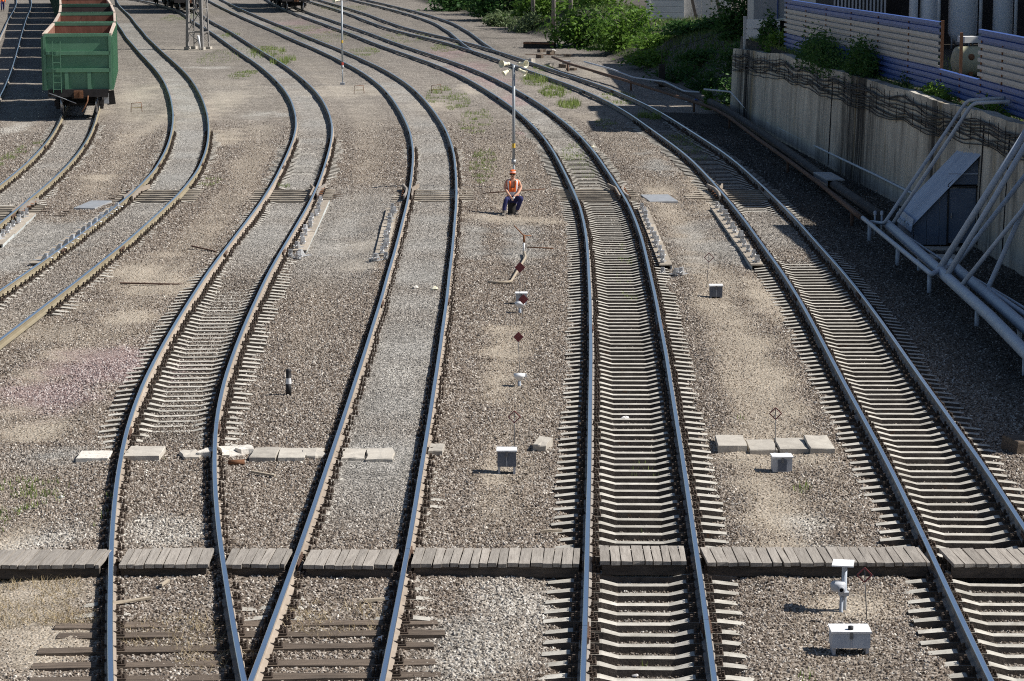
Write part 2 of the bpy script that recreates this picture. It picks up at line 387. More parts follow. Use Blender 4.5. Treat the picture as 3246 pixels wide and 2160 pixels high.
m, nt, b = nodes_of('stone')
oi = nt.nodes.new('ShaderNodeObjectInfo')
def sr(stops):
    r = ramp(nt, stops); nt.links.new(oi.outputs['Random'], r.inputs[0]); return r.outputs[0]
brown = sr([(0, (0.06, 0.046, 0.037)), (0.3, (0.18, 0.143, 0.113)), (0.7, (0.31, 0.268, 0.23)), (0.93, (0.43, 0.395, 0.355)), (1.0, (0.68, 0.64, 0.58))])
sandc = sr([(0, (0.22, 0.175, 0.13)), (0.5, (0.36, 0.30, 0.235)), (1, (0.5, 0.44, 0.37))])
grey = sr([(0, (0.16, 0.155, 0.145)), (0.5, (0.30, 0.29, 0.27)), (0.95, (0.50, 0.485, 0.455))])
pink = sr([(0, (0.17, 0.115, 0.115)), (0.5, (0.33, 0.255, 0.25)), (0.95, (0.54, 0.48, 0.47))])
white = sr([(0, (0.24, 0.22, 0.20)), (0.5, (0.48, 0.45, 0.40)), (0.95, (0.68, 0.66, 0.61))])
dark = sr([(0, (0.03, 0.029, 0.027)), (0.5, (0.065, 0.061, 0.056)), (0.9, (0.13, 0.125, 0.115)), (1, (0.35, 0.34, 0.32))])
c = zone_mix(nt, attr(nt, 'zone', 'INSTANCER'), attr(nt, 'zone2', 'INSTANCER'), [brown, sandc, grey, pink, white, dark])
nt.links.new(c, b.inputs['Base Color']); b.inputs['Roughness'].default_value = 0.9; b.inputs['Specular IOR Level'].default_value = 0.2
M = MATS

# ------------------------------------------------------------------ track centre lines, surveyed: x at even steps of y (metres)
SURVEY = {
'T0': (95.0, 3.983, [-21.82, -22.36, -22.91, -23.47, -24.04, -24.63, -25.22, -25.83, -26.45, -27.08, -27.72, -28.37, -29.04, -29.71, -30.39, -31.08, -31.77, -32.47, -33.17, -33.87, -34.58, -35.29, -35.99, -36.70, -37.41, -38.12, -38.82, -39.53, -40.23, -40.93, -41.63, -42.33, -43.04, -43.74, -44.44, -45.13, -45.82, -46.50, -47.18, -47.86, -48.54, -49.23, -49.93, -50.64, -51.35, -52.08, -52.81, -53.56, -54.32, -55.09, -55.86, -56.65, -57.46, -58.27, -59.09, -59.92, -60.77, -61.62, -62.49, -63.37]),
'T1': (60.0, 3.939, [-15.30, -15.55, -15.78, -16.01, -16.24, -16.46, -16.68, -16.90, -17.16, -17.46, -17.81, -18.21, -18.65, -19.14, -19.66, -20.21, -20.75, -21.30, -21.85, -22.42, -23.02, -23.64, -24.27, -24.92, -25.59, -26.27, -26.96, -27.66, -28.36, -29.07, -29.79, -30.51, -31.23, -31.96, -32.68, -33.41, -34.15, -34.89, -35.64, -36.38, -37.13, -37.88, -38.62, -39.37, -40.12, -40.86, -41.61, -42.36, -43.10, -43.85, -44.60, -45.34, -46.09, -46.84, -47.59, -48.33, -49.08, -49.83, -50.57, -51.32, -52.07, -52.81, -53.56, -54.31, -55.05, -55.80, -56.55]),
'T2': (50.0, 3.944, [-12.13, -12.04, -11.97, -11.91, -11.86, -11.83, -11.82, -11.85, -11.90, -11.98, -12.13, -12.34, -12.64, -12.98, -13.37, -13.80, -14.26, -14.75, -15.27, -15.82, -16.39, -16.98, -17.60, -18.23, -18.89, -19.57, -20.28, -21.01, -21.76, -22.52, -23.28, -24.05, -24.81, -25.56, -26.31, -27.05, -27.80, -28.55, -29.28, -29.98, -30.68, -31.39, -32.11, -32.82, -33.53, -34.23, -34.92, -35.62, -36.33, -37.05, -37.78, -38.52, -39.27, -40.01, -40.74, -41.47, -42.18, -42.87, -43.55, -44.22, -44.86, -45.49, -46.11, -46.71, -47.29, -47.85, -48.39, -48.92, -49.44, -49.93, -50.41, -50.87]),
'T3': (22.0, 3.949, [-2.68, -3.40, -4.07, -4.69, -5.27, -5.78, -6.20, -6.51, -6.72, -6.88, -7.01, -7.12, -7.19, -7.24, -7.29, -7.35, -7.44, -7.56, -7.71, -7.88, -8.06, -8.26, -8.49, -8.76, -9.09, -9.46, -9.87, -10.31, -10.79, -11.31, -11.86, -12.45, -13.06, -13.69, -14.34, -15.01, -15.71, -16.42, -17.15, -17.87, -18.58, -19.29, -19.99, -20.69, -21.39, -22.09, -22.80, -23.52, -24.26, -25.00, -25.76, -26.53, -27.28, -28.02, -28.73, -29.42, -30.11, -30.81, -31.54, -32.32, -33.14, -34.02, -34.95, -35.94, -36.98, -38.07, -39.21, -40.41, -41.66, -42.96, -44.31, -45.72, -47.18, -48.69, -50.26, -51.88, -53.55, -55.28, -57.05]),
'T4': (22.0, 3.949, [-2.46, -2.41, -2.37, -2.34, -2.32, -2.32, -2.32, -2.33, -2.34, -2.36, -2.38, -2.42, -2.45, -2.49, -2.54, -2.59, -2.66, -2.75, -2.86, -2.98, -3.13, -3.32, -3.54, -3.80, -4.10, -4.42, -4.77, -5.13, -5.52, -5.94, -6.40, -6.91, -7.45, -8.02, -8.64, -9.30, -9.99, -10.68, -11.39, -12.11, -12.85, -13.61, -14.38, -15.15, -15.92, -16.68, -17.43, -18.16, -18.91, -19.67, -20.44, -21.22, -21.99, -22.75, -23.51, -24.27, -25.02, -25.76, -26.50, -27.24, -27.96, -28.69, -29.41, -30.12, -30.83, -31.53, -32.23, -32.92, -33.60, -34.28, -34.95, -35.62, -36.28, -36.94, -37.58, -38.23, -38.87, -39.50, -40.12]),
'T5': (22.0, 3.949, [1.36, 1.51, 1.66, 1.81, 1.95, 2.09, 2.22, 2.35, 2.48, 2.59, 2.70, 2.79, 2.88, 2.95, 2.98, 2.97, 2.90, 2.80, 2.69, 2.57, 2.43, 2.25, 2.04, 1.78, 1.48, 1.15, 0.80, 0.41, -0.02, -0.47, -0.93, -1.43, -1.95, -2.53, -3.15, -3.81, -4.52, -5.26, -6.02, -6.79, -7.57, -8.34, -9.08, -9.79, -10.48, -11.16, -11.84, -12.55, -13.28, -14.02, -14.75, -15.48, -16.22, -16.96, -17.71, -18.46, -19.20, -19.92, -20.63, -21.32, -22.00, -22.67, -23.31, -23.95, -24.57, -25.17, -25.76, -26.33, -26.89, -27.44, -27.96, -28.48, -28.98, -29.46, -29.93, -30.38, -30.82, -31.25, -31.65]),
'T6': (22.0, 3.949, [6.29, 6.44, 6.61, 6.79, 6.98, 7.15, 7.28, 7.40, 7.53, 7.66, 7.77, 7.84, 7.87, 7.89, 7.91, 7.90, 7.87, 7.82, 7.75, 7.65, 7.49, 7.28, 7.05, 6.81, 6.57, 6.30, 5.98, 5.60, 5.17, 4.70, 4.16, 3.56, 2.92, 2.27, 1.63, 1.00, 0.37, -0.25, -0.89, -1.54, -2.21, -2.92, -3.67, -4.48, -5.34, -6.24, -7.15, -8.04, -8.88, -9.66, -10.37, -11.04, -11.68, -12.31, -12.94, -13.55, -14.17, -14.82, -15.49, -16.18, -16.88, -17.59, -18.31, -19.05, -19.78, -20.51, -21.24, -21.96, -22.70, -23.44, -24.19, -24.94, -25.71, -26.48, -27.25, -28.04, -28.83, -29.63, -30.43]),
'T7': (172.0, 6.0, [-0.89, -1.86, -2.40, -2.90, -3.34, -3.80, -4.26, -4.85, -5.40, -6.05, -6.85, -7.75, -8.65, -9.70, -10.70, -11.85, -12.95, -14.10, -15.25, -16.45, -17.65, -18.9, -20.2, -21.5, -22.8, -24.1]),
}
class Track:
    def __init__(s, key):
        y0, dy, xs = SURVEY[key]
        xs = np.array(xs); ys = y0 + dy*np.arange(len(xs))
        g = np.gradient(xs, ys)
        s.Y = np.arange(ys[0], ys[-1]-0.01, 0.1)
        u = (s.Y-y0)/dy; i = np.clip(u.astype(int), 0, len(xs)-2); t = u-i
        h00 = 2*t**3-3*t**2+1; h10 = t**3-2*t**2+t; h01 = -2*t**3+3*t**2; h11 = t**3-t**2
        s.X = h00*xs[i]+h10*dy*g[i]+h01*xs[i+1]+h11*dy*g[i+1]
        s.S = np.concatenate([[0], np.cumsum(np.hypot(np.diff(s.X), np.diff(s.Y)))])
        s.D = np.gradient(s.X, s.Y)
    def x(s, y): return np.interp(y, s.Y, s.X)
    def slope(s, y): return np.interp(y, s.Y, s.D)
    def at(s, y, off=0.0):
        d = s.slope(y); n = np.sqrt(1+d*d)
        return s.x(y) + off/n, y - off*d/n
    def dist(s, X, Y):
        return (X - s.x(Y))/np.sqrt(1+s.slope(Y)**2)
    def y_at_s(s, q): return np.interp(q, s.S, s.Y)
TR = {k: Track(k) for k in SURVEY}

WALL_Y = np.array([20, 67.2, 73, 86, 102, 124.0]); WALL_X = np.array([14.8, 13.62, 13.45, 12.75, 11.8, 10.72])
def wall_x(y): return np.interp(y, WALL_Y, WALL_X)
TOE_Y = np.array([124, 134, 153, 174, 196, 210, 243, 269, 295, 400]); TOE_X = np.array([10.6, 10.3, 8.3, 6.0, 3.5, 0.9, -3.5, -7.2, -11.5, -28])
# height of the ballast inside each track, and how far it is dug out round the sleepers: (y, level)
LEVEL = {'T5': ([20, 33, 36.5, 62, 66, 84.3, 84.6, 88.2, 88.6, 89, 98, 106, 112, 120, 140], [-.15, -.14, -.15, -.14, -.12, -.11, -.2, -.2, -.1, -.08, -.095, -.03, -.06, -.02, -.03]),
         'T6': ([20, 40, 66, 68.5, 72, 79, 83, 84.5, 88.3, 88.8, 100, 112, 120, 140], [-.14, -.15, -.14, -.10, .0, .0, -.08, -.2, -.2, -.08, -.085, -.06, -.02, -.03]),
         'T3': ([20, 32.8, 33.6, 35, 44, 47, 52, 62, 68, 72, 80, 84, 84.6, 88.2, 88.8, 96, 104, 112, 125], [-.06, -.055, -.025, .0, .0, -.075, -.085, -.075, -.03, -.01, -.035, -.01, -.18, -.18, .0, -.06, -.04, -.03, -.03]),
         'T4': ([20, 32.8, 33.6, 36, 40, 44, 50, 60, 75, 84, 84.6, 88.2, 88.8, 100], [-.06, -.05, -.015, .01, -.008, .01, -.004, .02, .01, .0, -.05, -.05, .0, -.02]),
         'T2': ([40, 58, 62, 70, 76, 84, 84.6, 88.2, 88.8, 92, 100, 112, 125], [-.05, -.055, -.03, -.012, .0, -.02, -.18, -.18, -.02, -.01, -.035, -.03, -.03]),
         'T1': ([40, 75, 79, 79.6, 83.4, 84, 92, 100, 110], [-.03, -.02, -.03, -.12, -.12, -.03, .0, -.02, -.03]),
         'T0': ([40, 300], [-.03, -.03]), 'T7': ([40, 300], [-.03, -.03])}
def terrain(X, Y):
    X = np.asarray(X, float); Y = np.asarray(Y, float)
    z = -0.055 + 0.05*(vnoise(X, Y, 2.3, 1)-.5) + 0.03*(vnoise(X, Y, .6, 2)-.5) + 0.10*(vnoise(X, Y, 11., 3)-.5)*sstep(70, 120, Y)
    for k, t in TR.items():
        d = np.abs(t.dist(X, Y)); ok = (Y >= t.Y[0]-2) & (Y <= t.Y[-1]+2)
        l0 = np.interp(Y, *LEVEL[k])
        lo = np.maximum(l0, -.05 + .10*(vnoise(X, Y, 1.1, 14)-.5) + .05*(vnoise(X, Y, .35, 15)-.5))
        lv = l0 + (lo-l0)*sstep(.98, 1.3, d) + 0.030*(vnoise(X, Y, .7, 4)-.5) + .03*(vnoise(X, Y, 3., 5)-.5)
        w = (1-sstep(1.22, 1.85, d))*ok
        # the heaps of chippings at the sleeper ends
        z = z + 0.035*np.exp(-((d-1.75)/.35)**2)*ok*(1-w)
        z = z*(1-w) + lv*w
    # upper yard behind the retaining wall, and the bank beyond its end
    s_wall = X - wall_x(Y) - 0.22
    zw = 3.58*sstep(0, .2, s_wall)*(Y < 125.5)
    toe = np.interp(Y, TOE_Y, TOE_X); s = X - toe
    zb = (np.interp(Y, [124, 138, 154, 175, 300], [3.3, 3.0, 2.1, 1.9, 2.2])*sstep(0.3, 5.2, s) + .35*(vnoise(X, Y, 2.5, 6)-.4)*sstep(.5, 3, s))*(Y > 121)*sstep(121, 126, Y)
    up = np.maximum(zw, zb)
    return np.where(up > .02, np.maximum(z, up), z)
def zg(x, y): return float(terrain(np.array([x]), np.array([y]))[0])

# ------------------------------------------------------------------ ground sheet
ZONES = {
 'sand':[(-9.8,68.0,0.8,3.1),(-8.9,64.8,1.0,1.7),(-9.1,60.5,0.5,1.2),(-9.4,54.4,0.8,0.9),(-9.8,52.1,0.4,0.9),(-8.8,46.1,0.6,1.2),(-9.5,48.3,0.4,1.0),(-6.8,34.2,0.7,1.8),(-7.6,37.9,0.3,0.8),(-6.1,32.2,0.5,0.9),(-4.2,69.0,0.5,1.0),(-4.3,73.4,0.6,1.5),(0.2,79.7,1.4,1.4),(5.3,51.4,0.4,9.7),(4.2,40.9,0.5,3.8),(6.3,63.4,0.6,4.4),(7.2,84.3,1.2,2.4),(7.1,91.5,0.8,3.4),(-8.8,138.8,2.4,5.6),(-20.2,136.3,1.0,9.9),(-12.6,110.3,0.8,4.9),(-14.9,129.3,1.0,13.4),(-0.3,42.4,0.3,1.7),(-0.2,55.7,0.5,2.1),(-0.3,51.4,0.4,2.2),(4.7,34.2,0.6,1.0),(5.0,157.5,1.0,3.9),(-4.4,129.3,1.0,3.3),(-16.4,116.3,0.6,10.9),(-2.1,141.4,0.7,5.3),(-22.6,186.6,1.8,8.3),(-14.9,92.6,0.7,1.4)],
 'grey':[(-13.7,74.2,1.4,5.2),(-13.6,70.0,0.7,4.0),(-5.3,75.7,1.0,5.4),(-5.0,79.7,0.8,3.4),(6.1,72.7,1.2,5.0),(5.5,75.7,0.6,3.1),(-8.2,43.9,0.8,0.9),(-11.0,122.9,0.5,1.6),(0.2,74.2,0.6,4.5),(-1.1,74.2,0.4,4.5),(5.5,97.4,0.7,3.8)],
 'pink':[(-4.9,177.8,1.5,6.7),(-2.8,160.9,1.2,5.5),(-1.1,146.8,1.1,5.1),(-0.0,133.8,0.8,4.7),(0.8,112.0,0.6,3.3),(-8.6,53.2,1.1,2.3),(-9.1,50.0,0.9,2.1),(-7.4,51.7,0.6,2.2),(-16.0,215.6,2.1,4.9),(-19.8,232.0,1.7,5.6)],
 'white':[(-12.3,122.9,0.9,2.4),(-18.8,161.9,1.2,1.7),(-22.5,113.7,0.4,5.2),(-5.3,38.1,0.5,0.8),(-7.0,37.9,0.5,0.6),(-5.6,38.8,0.3,0.4),(0.1,34.2,0.6,2.0),(-0.5,31.9,0.6,1.3),(1.6,47.0,0.2,0.6),(-2.4,51.7,0.3,1.5),(4.6,38.7,0.3,0.8),(4.7,36.7,0.3,0.9)],
 'grass':[(-8.0,40.0,0.2,1.6),(-7.7,40.7,0.3,0.9),(-8.2,41.4,0.3,0.6),(-19.9,100.0,0.3,6.0),(-19.5,175.8,1.3,8.2),(-16.2,154.3,0.6,3.1),(-31.4,243.1,1.2,6.2),(-1.1,97.4,0.4,5.1),(-1.7,119.1,0.6,5.7),(1.4,148.3,0.8,4.1),(2.3,138.8,0.7,3.1),(2.8,129.3,0.5,2.2),(6.4,120.6,0.5,1.9),(4.3,117.2,0.4,1.8),(2.7,99.4,0.6,5.3),(3.2,71.3,0.2,1.7),(3.0,65.6,0.2,2.3),(7.3,102.8,0.4,2.8),(2.3,43.1,0.2,0.8),(2.1,38.5,0.1,0.2),(4.3,46.7,0.2,0.4),(4.6,41.6,0.3,0.5),(4.6,42.4,0.1,0.3),(5.6,133.8,0.7,3.6),(-14.6,204.1,1.5,7.7),(-18.4,218.7,1.6,5.0),(-10.5,179.9,0.9,4.3),(-8.5,201.4,1.5,5.3),(-4.7,186.6,0.9,4.6),(-17.3,268.8,2.0,5.7),(-17.8,184.3,0.7,2.7),(-6.1,43.6,0.1,0.3),(-6.5,39.6,0.1,0.9),(-8.2,89.3,0.3,1.6),(-10.8,90.9,0.3,1.1),(2.0,160.9,0.5,2.7),(-3.9,136.3,0.5,4.9),(-2.8,131.5,0.5,4.6),(7.1,108.7,0.5,2.4),(7.0,92.6,0.2,1.1),(1.6,31.3,0.1,0.2),(-1.0,33.6,0.0,0.2),(3.8,35.1,0.1,0.2),(3.7,30.7,0.1,0.3),(4.1,30.8,0.1,0.2),(-22.7,206.8,0.5,3.4)],
 'straw':[(-6.7,34.2,0.7,1.5),(-4.4,32.6,0.8,0.9),(-2.4,33.3,0.7,0.9),(-3.7,31.5,0.6,0.6),(-5.8,33.0,0.5,0.8)],
}
def zone_w(key, X, Y, soft=1.6):
    w = np.zeros_like(X)
    nz = .55*(vnoise(X, Y, .35, 8)-.5) + .9*(vnoise(X, Y, 1.1, 9)-.5) + .8*(vnoise(X, Y, 3.1, 10)-.5)
    for cx, cy, a, b in ZONES[key]:
        a = max(a, .25); b = max(b, .4)
        q = np.sqrt(((X-cx)/a)**2 + ((Y-cy)/b)**2) + nz
        w = np.maximum(w, 1-sstep(.25, soft, q))
    return w
def build_ground():
    out = 26*1.28**np.arange(1, 19)
    xs = np.concatenate([-(out[::-1])-8, np.arange(-34, 24.01, 0.2), out+0.0])
    xs = np.concatenate([xs[xs < -34], np.arange(-34, 24.01, 0.2), 24+np.cumsum(.3*1.32**np.arange(0, 26))])
    ys = np.concatenate([26-np.cumsum(.4*1.4**np.arange(0, 22))[::-1], np.arange(26, 75, .17), np.arange(75, 130, .33), np.arange(130, 300, .9), 300+np.cumsum(1.2*1.3**np.arange(0, 22))])
    X, Y = np.meshgrid(xs, ys)
    Z = terrain(X, Y)
    nx, ny = len(xs), len(ys)
    V = np.stack([X, Y, Z], -1).reshape(-1, 3)
    i = np.arange(nx*ny).reshape(ny, nx)
    F = np.stack([i[:-1, :-1], i[:-1, 1:], i[1:, 1:], i[1:, :-1]], -1).reshape(-1, 4)
    me = bpy.data.meshes.new('ground')
    me.vertices.add(len(V)); me.vertices.foreach_set('co', V.astype(np.float32).ravel())
    me.loops.add(F.size); me.loops.foreach_set('vertex_index', F.astype(np.int32).ravel())
    me.polygons.add(len(F)); me.polygons.foreach_set('loop_start', np.arange(0, F.size, 4, dtype=np.int32))
    me.polygons.foreach_set('use_smooth', np.ones(len(F), bool))
    me.update(calc_edges=True)
    x, y = V[:, 0], V[:, 1]
    sand = .97*zone_w('sand', x, y, 1.7); grey = .75*zone_w('grey', x, y); pink = .8*zone_w('pink', x, y); white = .55*zone_w('white', x, y)
    n1 = vnoise(x, y, 2.2, 20); n2 = vnoise(x, y, 5., 21)
    near_track = np.zeros_like(x)
    for k, t in TR.items():
        d = np.abs(t.dist(x, y)); ok = (y >= t.Y[0]) & (y <= t.Y[-1])
        ins = (1-sstep(.55, .95, d))*ok
        near_track = np.maximum(near_track, (1-sstep(1.4, 2.1, d))*ok)
        g = {'T4': .75*sstep(36, 44, y), 'T2': .75*sstep(70, 90, y)+.2, 'T3': .75*sstep(64, 74, y), 'T1': .5, 'T5': .8*sstep(94, 104, y), 'T6': .5*sstep(70, 74, y), 'T0': .4, 'T7': .6}[k]
        grey = np.maximum(grey, ins*g*(.55+.7*n1))
    far = sstep(95, 140, y)
    wob = .5*(vnoise(x, y, 2.7, 23)-.5)
    for ka, kb, fr, ya, yb, wd, am in (('T5', 'T6', .47, 36.5, 94, .75, .80), ('T4', 'T5', .52, 37, 62, .55, .45), ('T4', 'T5', .5, 78, 110, .8, .35), ('T3', 'T4', .5, 88, 130, .8, .35), ('T2', 'T3', .55, 52, 120, .8, .5), ('T1', 'T2', .5, 84, 150, .8, .45)):
        xm = TR[ka].x(y)*(1-fr)+TR[kb].x(y)*fr
        sand = np.maximum(sand, am*(1-sstep(.3, 1.15, np.abs(x-xm+wob)/wd))*sstep(ya, ya+4, y)*(1-sstep(yb-5, yb, y))*(.45+.75*n1))
    lft = sstep(2.2, 3.4, TR['T3'].x(y)-x)*(y > 30)*(y < 62)
    sand = np.maximum(sand, .55*lft*sstep(.25, .7, n1))
    grey = np.maximum(grey, .5*sstep(62, 70, y)*(1-sstep(84, 92, y))*(np.abs(x-(TR['T3'].x(y)+TR['T4'].x(y))/2) < 1.1))
    sand = np.maximum(sand, (.30*far + .15)*sstep(.45, .75, n2)*(1-near_track))
    grey = np.maximum(grey, .35*far)
    upper = (terrain(x, y) > .5)
    # soil under the bank, dark soil below the wall with shade deepened in colour
    soil_shade = sstep(-5.6, -3.2, x-wall_x(y))*(y < 124)*(y > 40)
    dk = np.maximum(soil_shade*(.75+.4*n1), upper*.7)
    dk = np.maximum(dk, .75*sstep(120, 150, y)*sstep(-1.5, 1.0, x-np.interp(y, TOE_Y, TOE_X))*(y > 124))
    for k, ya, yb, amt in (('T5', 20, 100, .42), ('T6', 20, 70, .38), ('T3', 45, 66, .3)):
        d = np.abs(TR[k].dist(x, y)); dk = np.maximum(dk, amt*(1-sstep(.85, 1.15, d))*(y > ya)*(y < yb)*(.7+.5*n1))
    dk = np.maximum(dk, .34*sstep(135, 190, y)*(.5+n2))  # far ground darkened in colour, standing in for shadows among the stones
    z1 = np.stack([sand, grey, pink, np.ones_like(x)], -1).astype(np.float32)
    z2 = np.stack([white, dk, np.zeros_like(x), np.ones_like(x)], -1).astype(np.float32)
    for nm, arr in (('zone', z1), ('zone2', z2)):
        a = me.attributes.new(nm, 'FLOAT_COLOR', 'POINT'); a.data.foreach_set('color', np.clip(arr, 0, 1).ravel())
    inview = (np.abs(x) < .207*y+.8)
    dens = np.interp(y, [28, 29, 45, 62, 85, 112, 120], [0, 520, 450, 260, 130, 55, 0])
    dens = dens*inview*(1-.80*sand)*(1-.3*grey)*(.55+.9*vnoise(x, y, 1.4, 22))*(1-upper)
    size = np.interp(y, [29, 60, 110], [.76, .88, 1.1])*(1-.45*grey)*(1-.3*sand)*(1+.25*white)
    for nm, arr in (('dens', dens), ('ssize', size)):
        a = me.attributes.new(nm, 'FLOAT', 'POINT'); a.data.foreach_set('value', arr.astype(np.float32))
    me.materials.append(M['ground'])
    return tag(place('ground', me), 'dusty gravel yard ground with sandy patches between the tracks', kind='structure')
GROUND = build_ground()

def build_stones():
    ng = bpy.data.node_groups.new('chippings', 'GeometryNodeTree')
    ng.interface.new_socket('Geometry', in_out='INPUT', socket_type='NodeSocketGeometry')
    ng.interface.new_socket('Geometry', in_out='OUTPUT', socket_type='NodeSocketGeometry')
    N = ng.nodes.new; L = ng.links.new
    gout = N('NodeGroupOutput')
    oi = N('GeometryNodeObjectInfo'); oi.inputs['Object'].default_value = GROUND; oi.transform_space = 'RELATIVE'
    at = N('GeometryNodeInputNamedAttribute'); at.data_type = 'FLOAT'; at.inputs['Name'].default_value = 'dens'
    sz = N('GeometryNodeInputNamedAttribute'); sz.data_type = 'FLOAT'; sz.inputs['Name'].default_value = 'ssize'
    dp = N('GeometryNodeDistributePointsOnFaces'); dp.distribute_method = 'RANDOM'
    L(oi.outputs['Geometry'], dp.inputs['Mesh']); L(at.outputs['Attribute'], dp.inputs['Density'])
    join = N('GeometryNodeGeometryToInstance')
    for k in range(4):
        ico = N('GeometryNodeMeshIcoSphere'); ico.inputs['Radius'].default_value = 0.026; ico.inputs['Subdivisions'].default_value = 1
        nz = N('ShaderNodeTexNoise'); nz.noise_dimensions = '4D'; nz.inputs['W'].default_value = k*3.7; nz.inputs['Scale'].default_value = 26
        ps = N('GeometryNodeInputPosition'); L(ps.outputs[0], nz.inputs['Vector'])
        sub = N('ShaderNodeVectorMath'); sub.operation = 'SUBTRACT'; sub.inputs[1].default_value = (.5, .5, .5); L(nz.outputs['Color'], sub.inputs[0])
        sc = N('ShaderNodeVectorMath'); sc.operation = 'SCALE'; sc.inputs['Scale'].default_value = .055; L(sub.outputs[0], sc.inputs[0])
        sp = N('GeometryNodeSetPosition'); L(ico.outputs['Mesh'], sp.inputs['Geometry']); L(sc.outputs[0], sp.inputs['Offset'])
        sm = N('GeometryNodeSetMaterial'); sm.inputs['Material'].default_value = M['stone']; L(sp.outputs[0], sm.inputs['Geometry'])
        ss = N('GeometryNodeSetShadeSmooth'); ss.inputs['Shade Smooth'].default_value = False; L(sm.outputs[0], ss.inputs['Geometry'])
        L(ss.outputs[0], join.inputs[0])
    ip = N('GeometryNodeInstanceOnPoints'); L(dp.outputs['Points'], ip.inputs['Points']); L(join.outputs[0], ip.inputs['Instance'])
    ip.inputs['Pick Instance'].default_value = True
    rr = N('FunctionNodeRandomValue'); rr.data_type = 'FLOAT_VECTOR'; rr.inputs['Max'].default_value = (6.28, 6.28, 6.28); L(rr.outputs[0], ip.inputs['Rotation'])
    rs = N('FunctionNodeRandomValue'); rs.data_type = 'FLOAT_VECTOR'; rs.inputs['Min'].default_value = (.55, .55, .5); rs.inputs['Max'].default_value = (1.65, 1.3, 1.1); rs.inputs['Seed'].default_value = 5
    vs = N('ShaderNodeVectorMath'); vs.operation = 'SCALE'; L(rs.outputs[0], vs.inputs[0]); L(sz.outputs['Attribute'], vs.inputs['Scale'])
    L(vs.outputs[0], ip.inputs['Scale']); L(ip.outputs[0], gout.inputs[0])
    me = bpy.data.meshes.new('ballast_stones')
    me.materials.append(M['stone'])
    o = place('ballast_stones', me)
    md = o.modifiers.new('chippings', 'NODES'); md.node_group = ng
    tag(o, 'loose crushed stone ballast strewn over the whole yard', 'ballast', kind='stuff')
build_stones()

# ------------------------------------------------------------------ railway tracks
RAIL_P = [(-.075, 0), (-.075, .011), (-.022, .03), (-.009, .05), (-.009, .133), (-.036, .146), (-.036, .171), (-.027, .18),
          (.027, .18), (.036, .171), (.036, .146), (.009, .133), (.009, .05), (.022, .03), (.075, .011), (.075, 0)]
def rail_mesh(t, side, ya, yb, org, dz, m_side):
    n = max(2, int((yb-ya)/1.0)+1)
    ys = np.linspace(ya, yb, n); d = t.slope(ys); nn = np.sqrt(1+d*d)
    cx, cy = t.at(ys, side*.797)
    mb = MB(); k = len(RAIL_P)
    for i in range(n):
        for px, pz in RAIL_P:
            mb.v.append((cx[i]+px/nn[i]-org[0], cy[i]-px*d[i]/nn[i]-org[1], .014+dz+pz))
    for i in range(n-1):
        for j in range(k):
            a = i*k+j; b2 = i*k+(j+1) % k
            mb.f.append((a, a+k, b2+k, b2)); mb.m.append(0 if j in (7,) else (0 if j in (6, 8) else 1)); mb.sm.append(False)
    mb.f.append(tuple(range(k))); mb.m.append(1); mb.sm.append(False)
    mb.f.append(tuple((n-1)*k+j for j in range(k))[::-1]); mb.m.append(1); mb.sm.append(False)
    return mb.mesh('rail', [M['rail_head'], m_side])

def sleeper_mb(mb, seed):
    rnd = random.Random(seed)
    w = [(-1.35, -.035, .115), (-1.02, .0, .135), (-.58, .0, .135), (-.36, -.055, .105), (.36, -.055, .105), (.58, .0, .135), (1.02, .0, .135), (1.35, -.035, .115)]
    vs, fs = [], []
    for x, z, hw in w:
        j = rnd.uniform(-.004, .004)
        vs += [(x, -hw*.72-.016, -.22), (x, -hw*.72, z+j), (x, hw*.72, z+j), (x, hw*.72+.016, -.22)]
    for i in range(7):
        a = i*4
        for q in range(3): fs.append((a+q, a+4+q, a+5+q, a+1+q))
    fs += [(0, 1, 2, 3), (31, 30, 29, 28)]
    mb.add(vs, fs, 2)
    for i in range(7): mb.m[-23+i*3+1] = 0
    return mb
def fastening_mb(mb, x0=0.0, mat=0, z=0.0):
    mb.box((x0, 0, z+.008), (.37, .17, .018), mat)
    for s in (-1, 1):
        mb.box((x0+s*.098, 0, z+.034), (.055, .10, .034), mat)
        hexbolt(mb, (x0+s*.105, 0, z+.05), .021, .062, mat)
        mb.box((x0+s*.105, 0, z+.083), (.04, .06, .012), mat)
        for q in (-.045, .045): hexbolt(mb, (x0+s*.158, q, z+.016), .019, .055, mat)
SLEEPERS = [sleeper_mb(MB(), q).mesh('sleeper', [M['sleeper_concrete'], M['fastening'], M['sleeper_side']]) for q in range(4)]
def _far():
    mb = sleeper_mb(MB(), 9)
    for s in (-1, 1): fastening_mb(mb, s*.797, 1)
    return mb.mesh('sleeper', [M['sleeper_concrete'], M['fastening'], M['sleeper_side']])
SLEEPER_FAR = _far()
_fm = MB(); fastening_mb(_fm); FASTENING = _fm.mesh('rail_fastening', [M['fastening']])
def timber_mesh(L, w=.22, seed=0, mat='sleeper_timber'):
    rnd = random.Random(seed); mb = MB(); n = 8
    for i in range(n+1):
        x = -L/2+L*i/n
        a = [(x, -w/2+rnd.uniform(-.008, .008), -.17), (x, -w/2+rnd.uniform(-.012, .012), -.006+rnd.uniform(-.012, .004)), (x, w/2+rnd.uniform(-.012, .012), -.006+rnd.uniform(-.012, .004)), (x, w/2, -.17)]
        mb.v += a
    for i in range(n):
        for q in range(3): mb.f.append((i*4+q, i*4+4+q, i*4+5+q, i*4+1+q))
    mb.f += [(0, 1, 2, 3), tuple(n*4+j for j in (3, 2, 1, 0))]
    mb.m = [0]*len(mb.f); mb.sm = [False]*len(mb.f)
    return mb.mesh('timber_sleeper', [M[mat]])
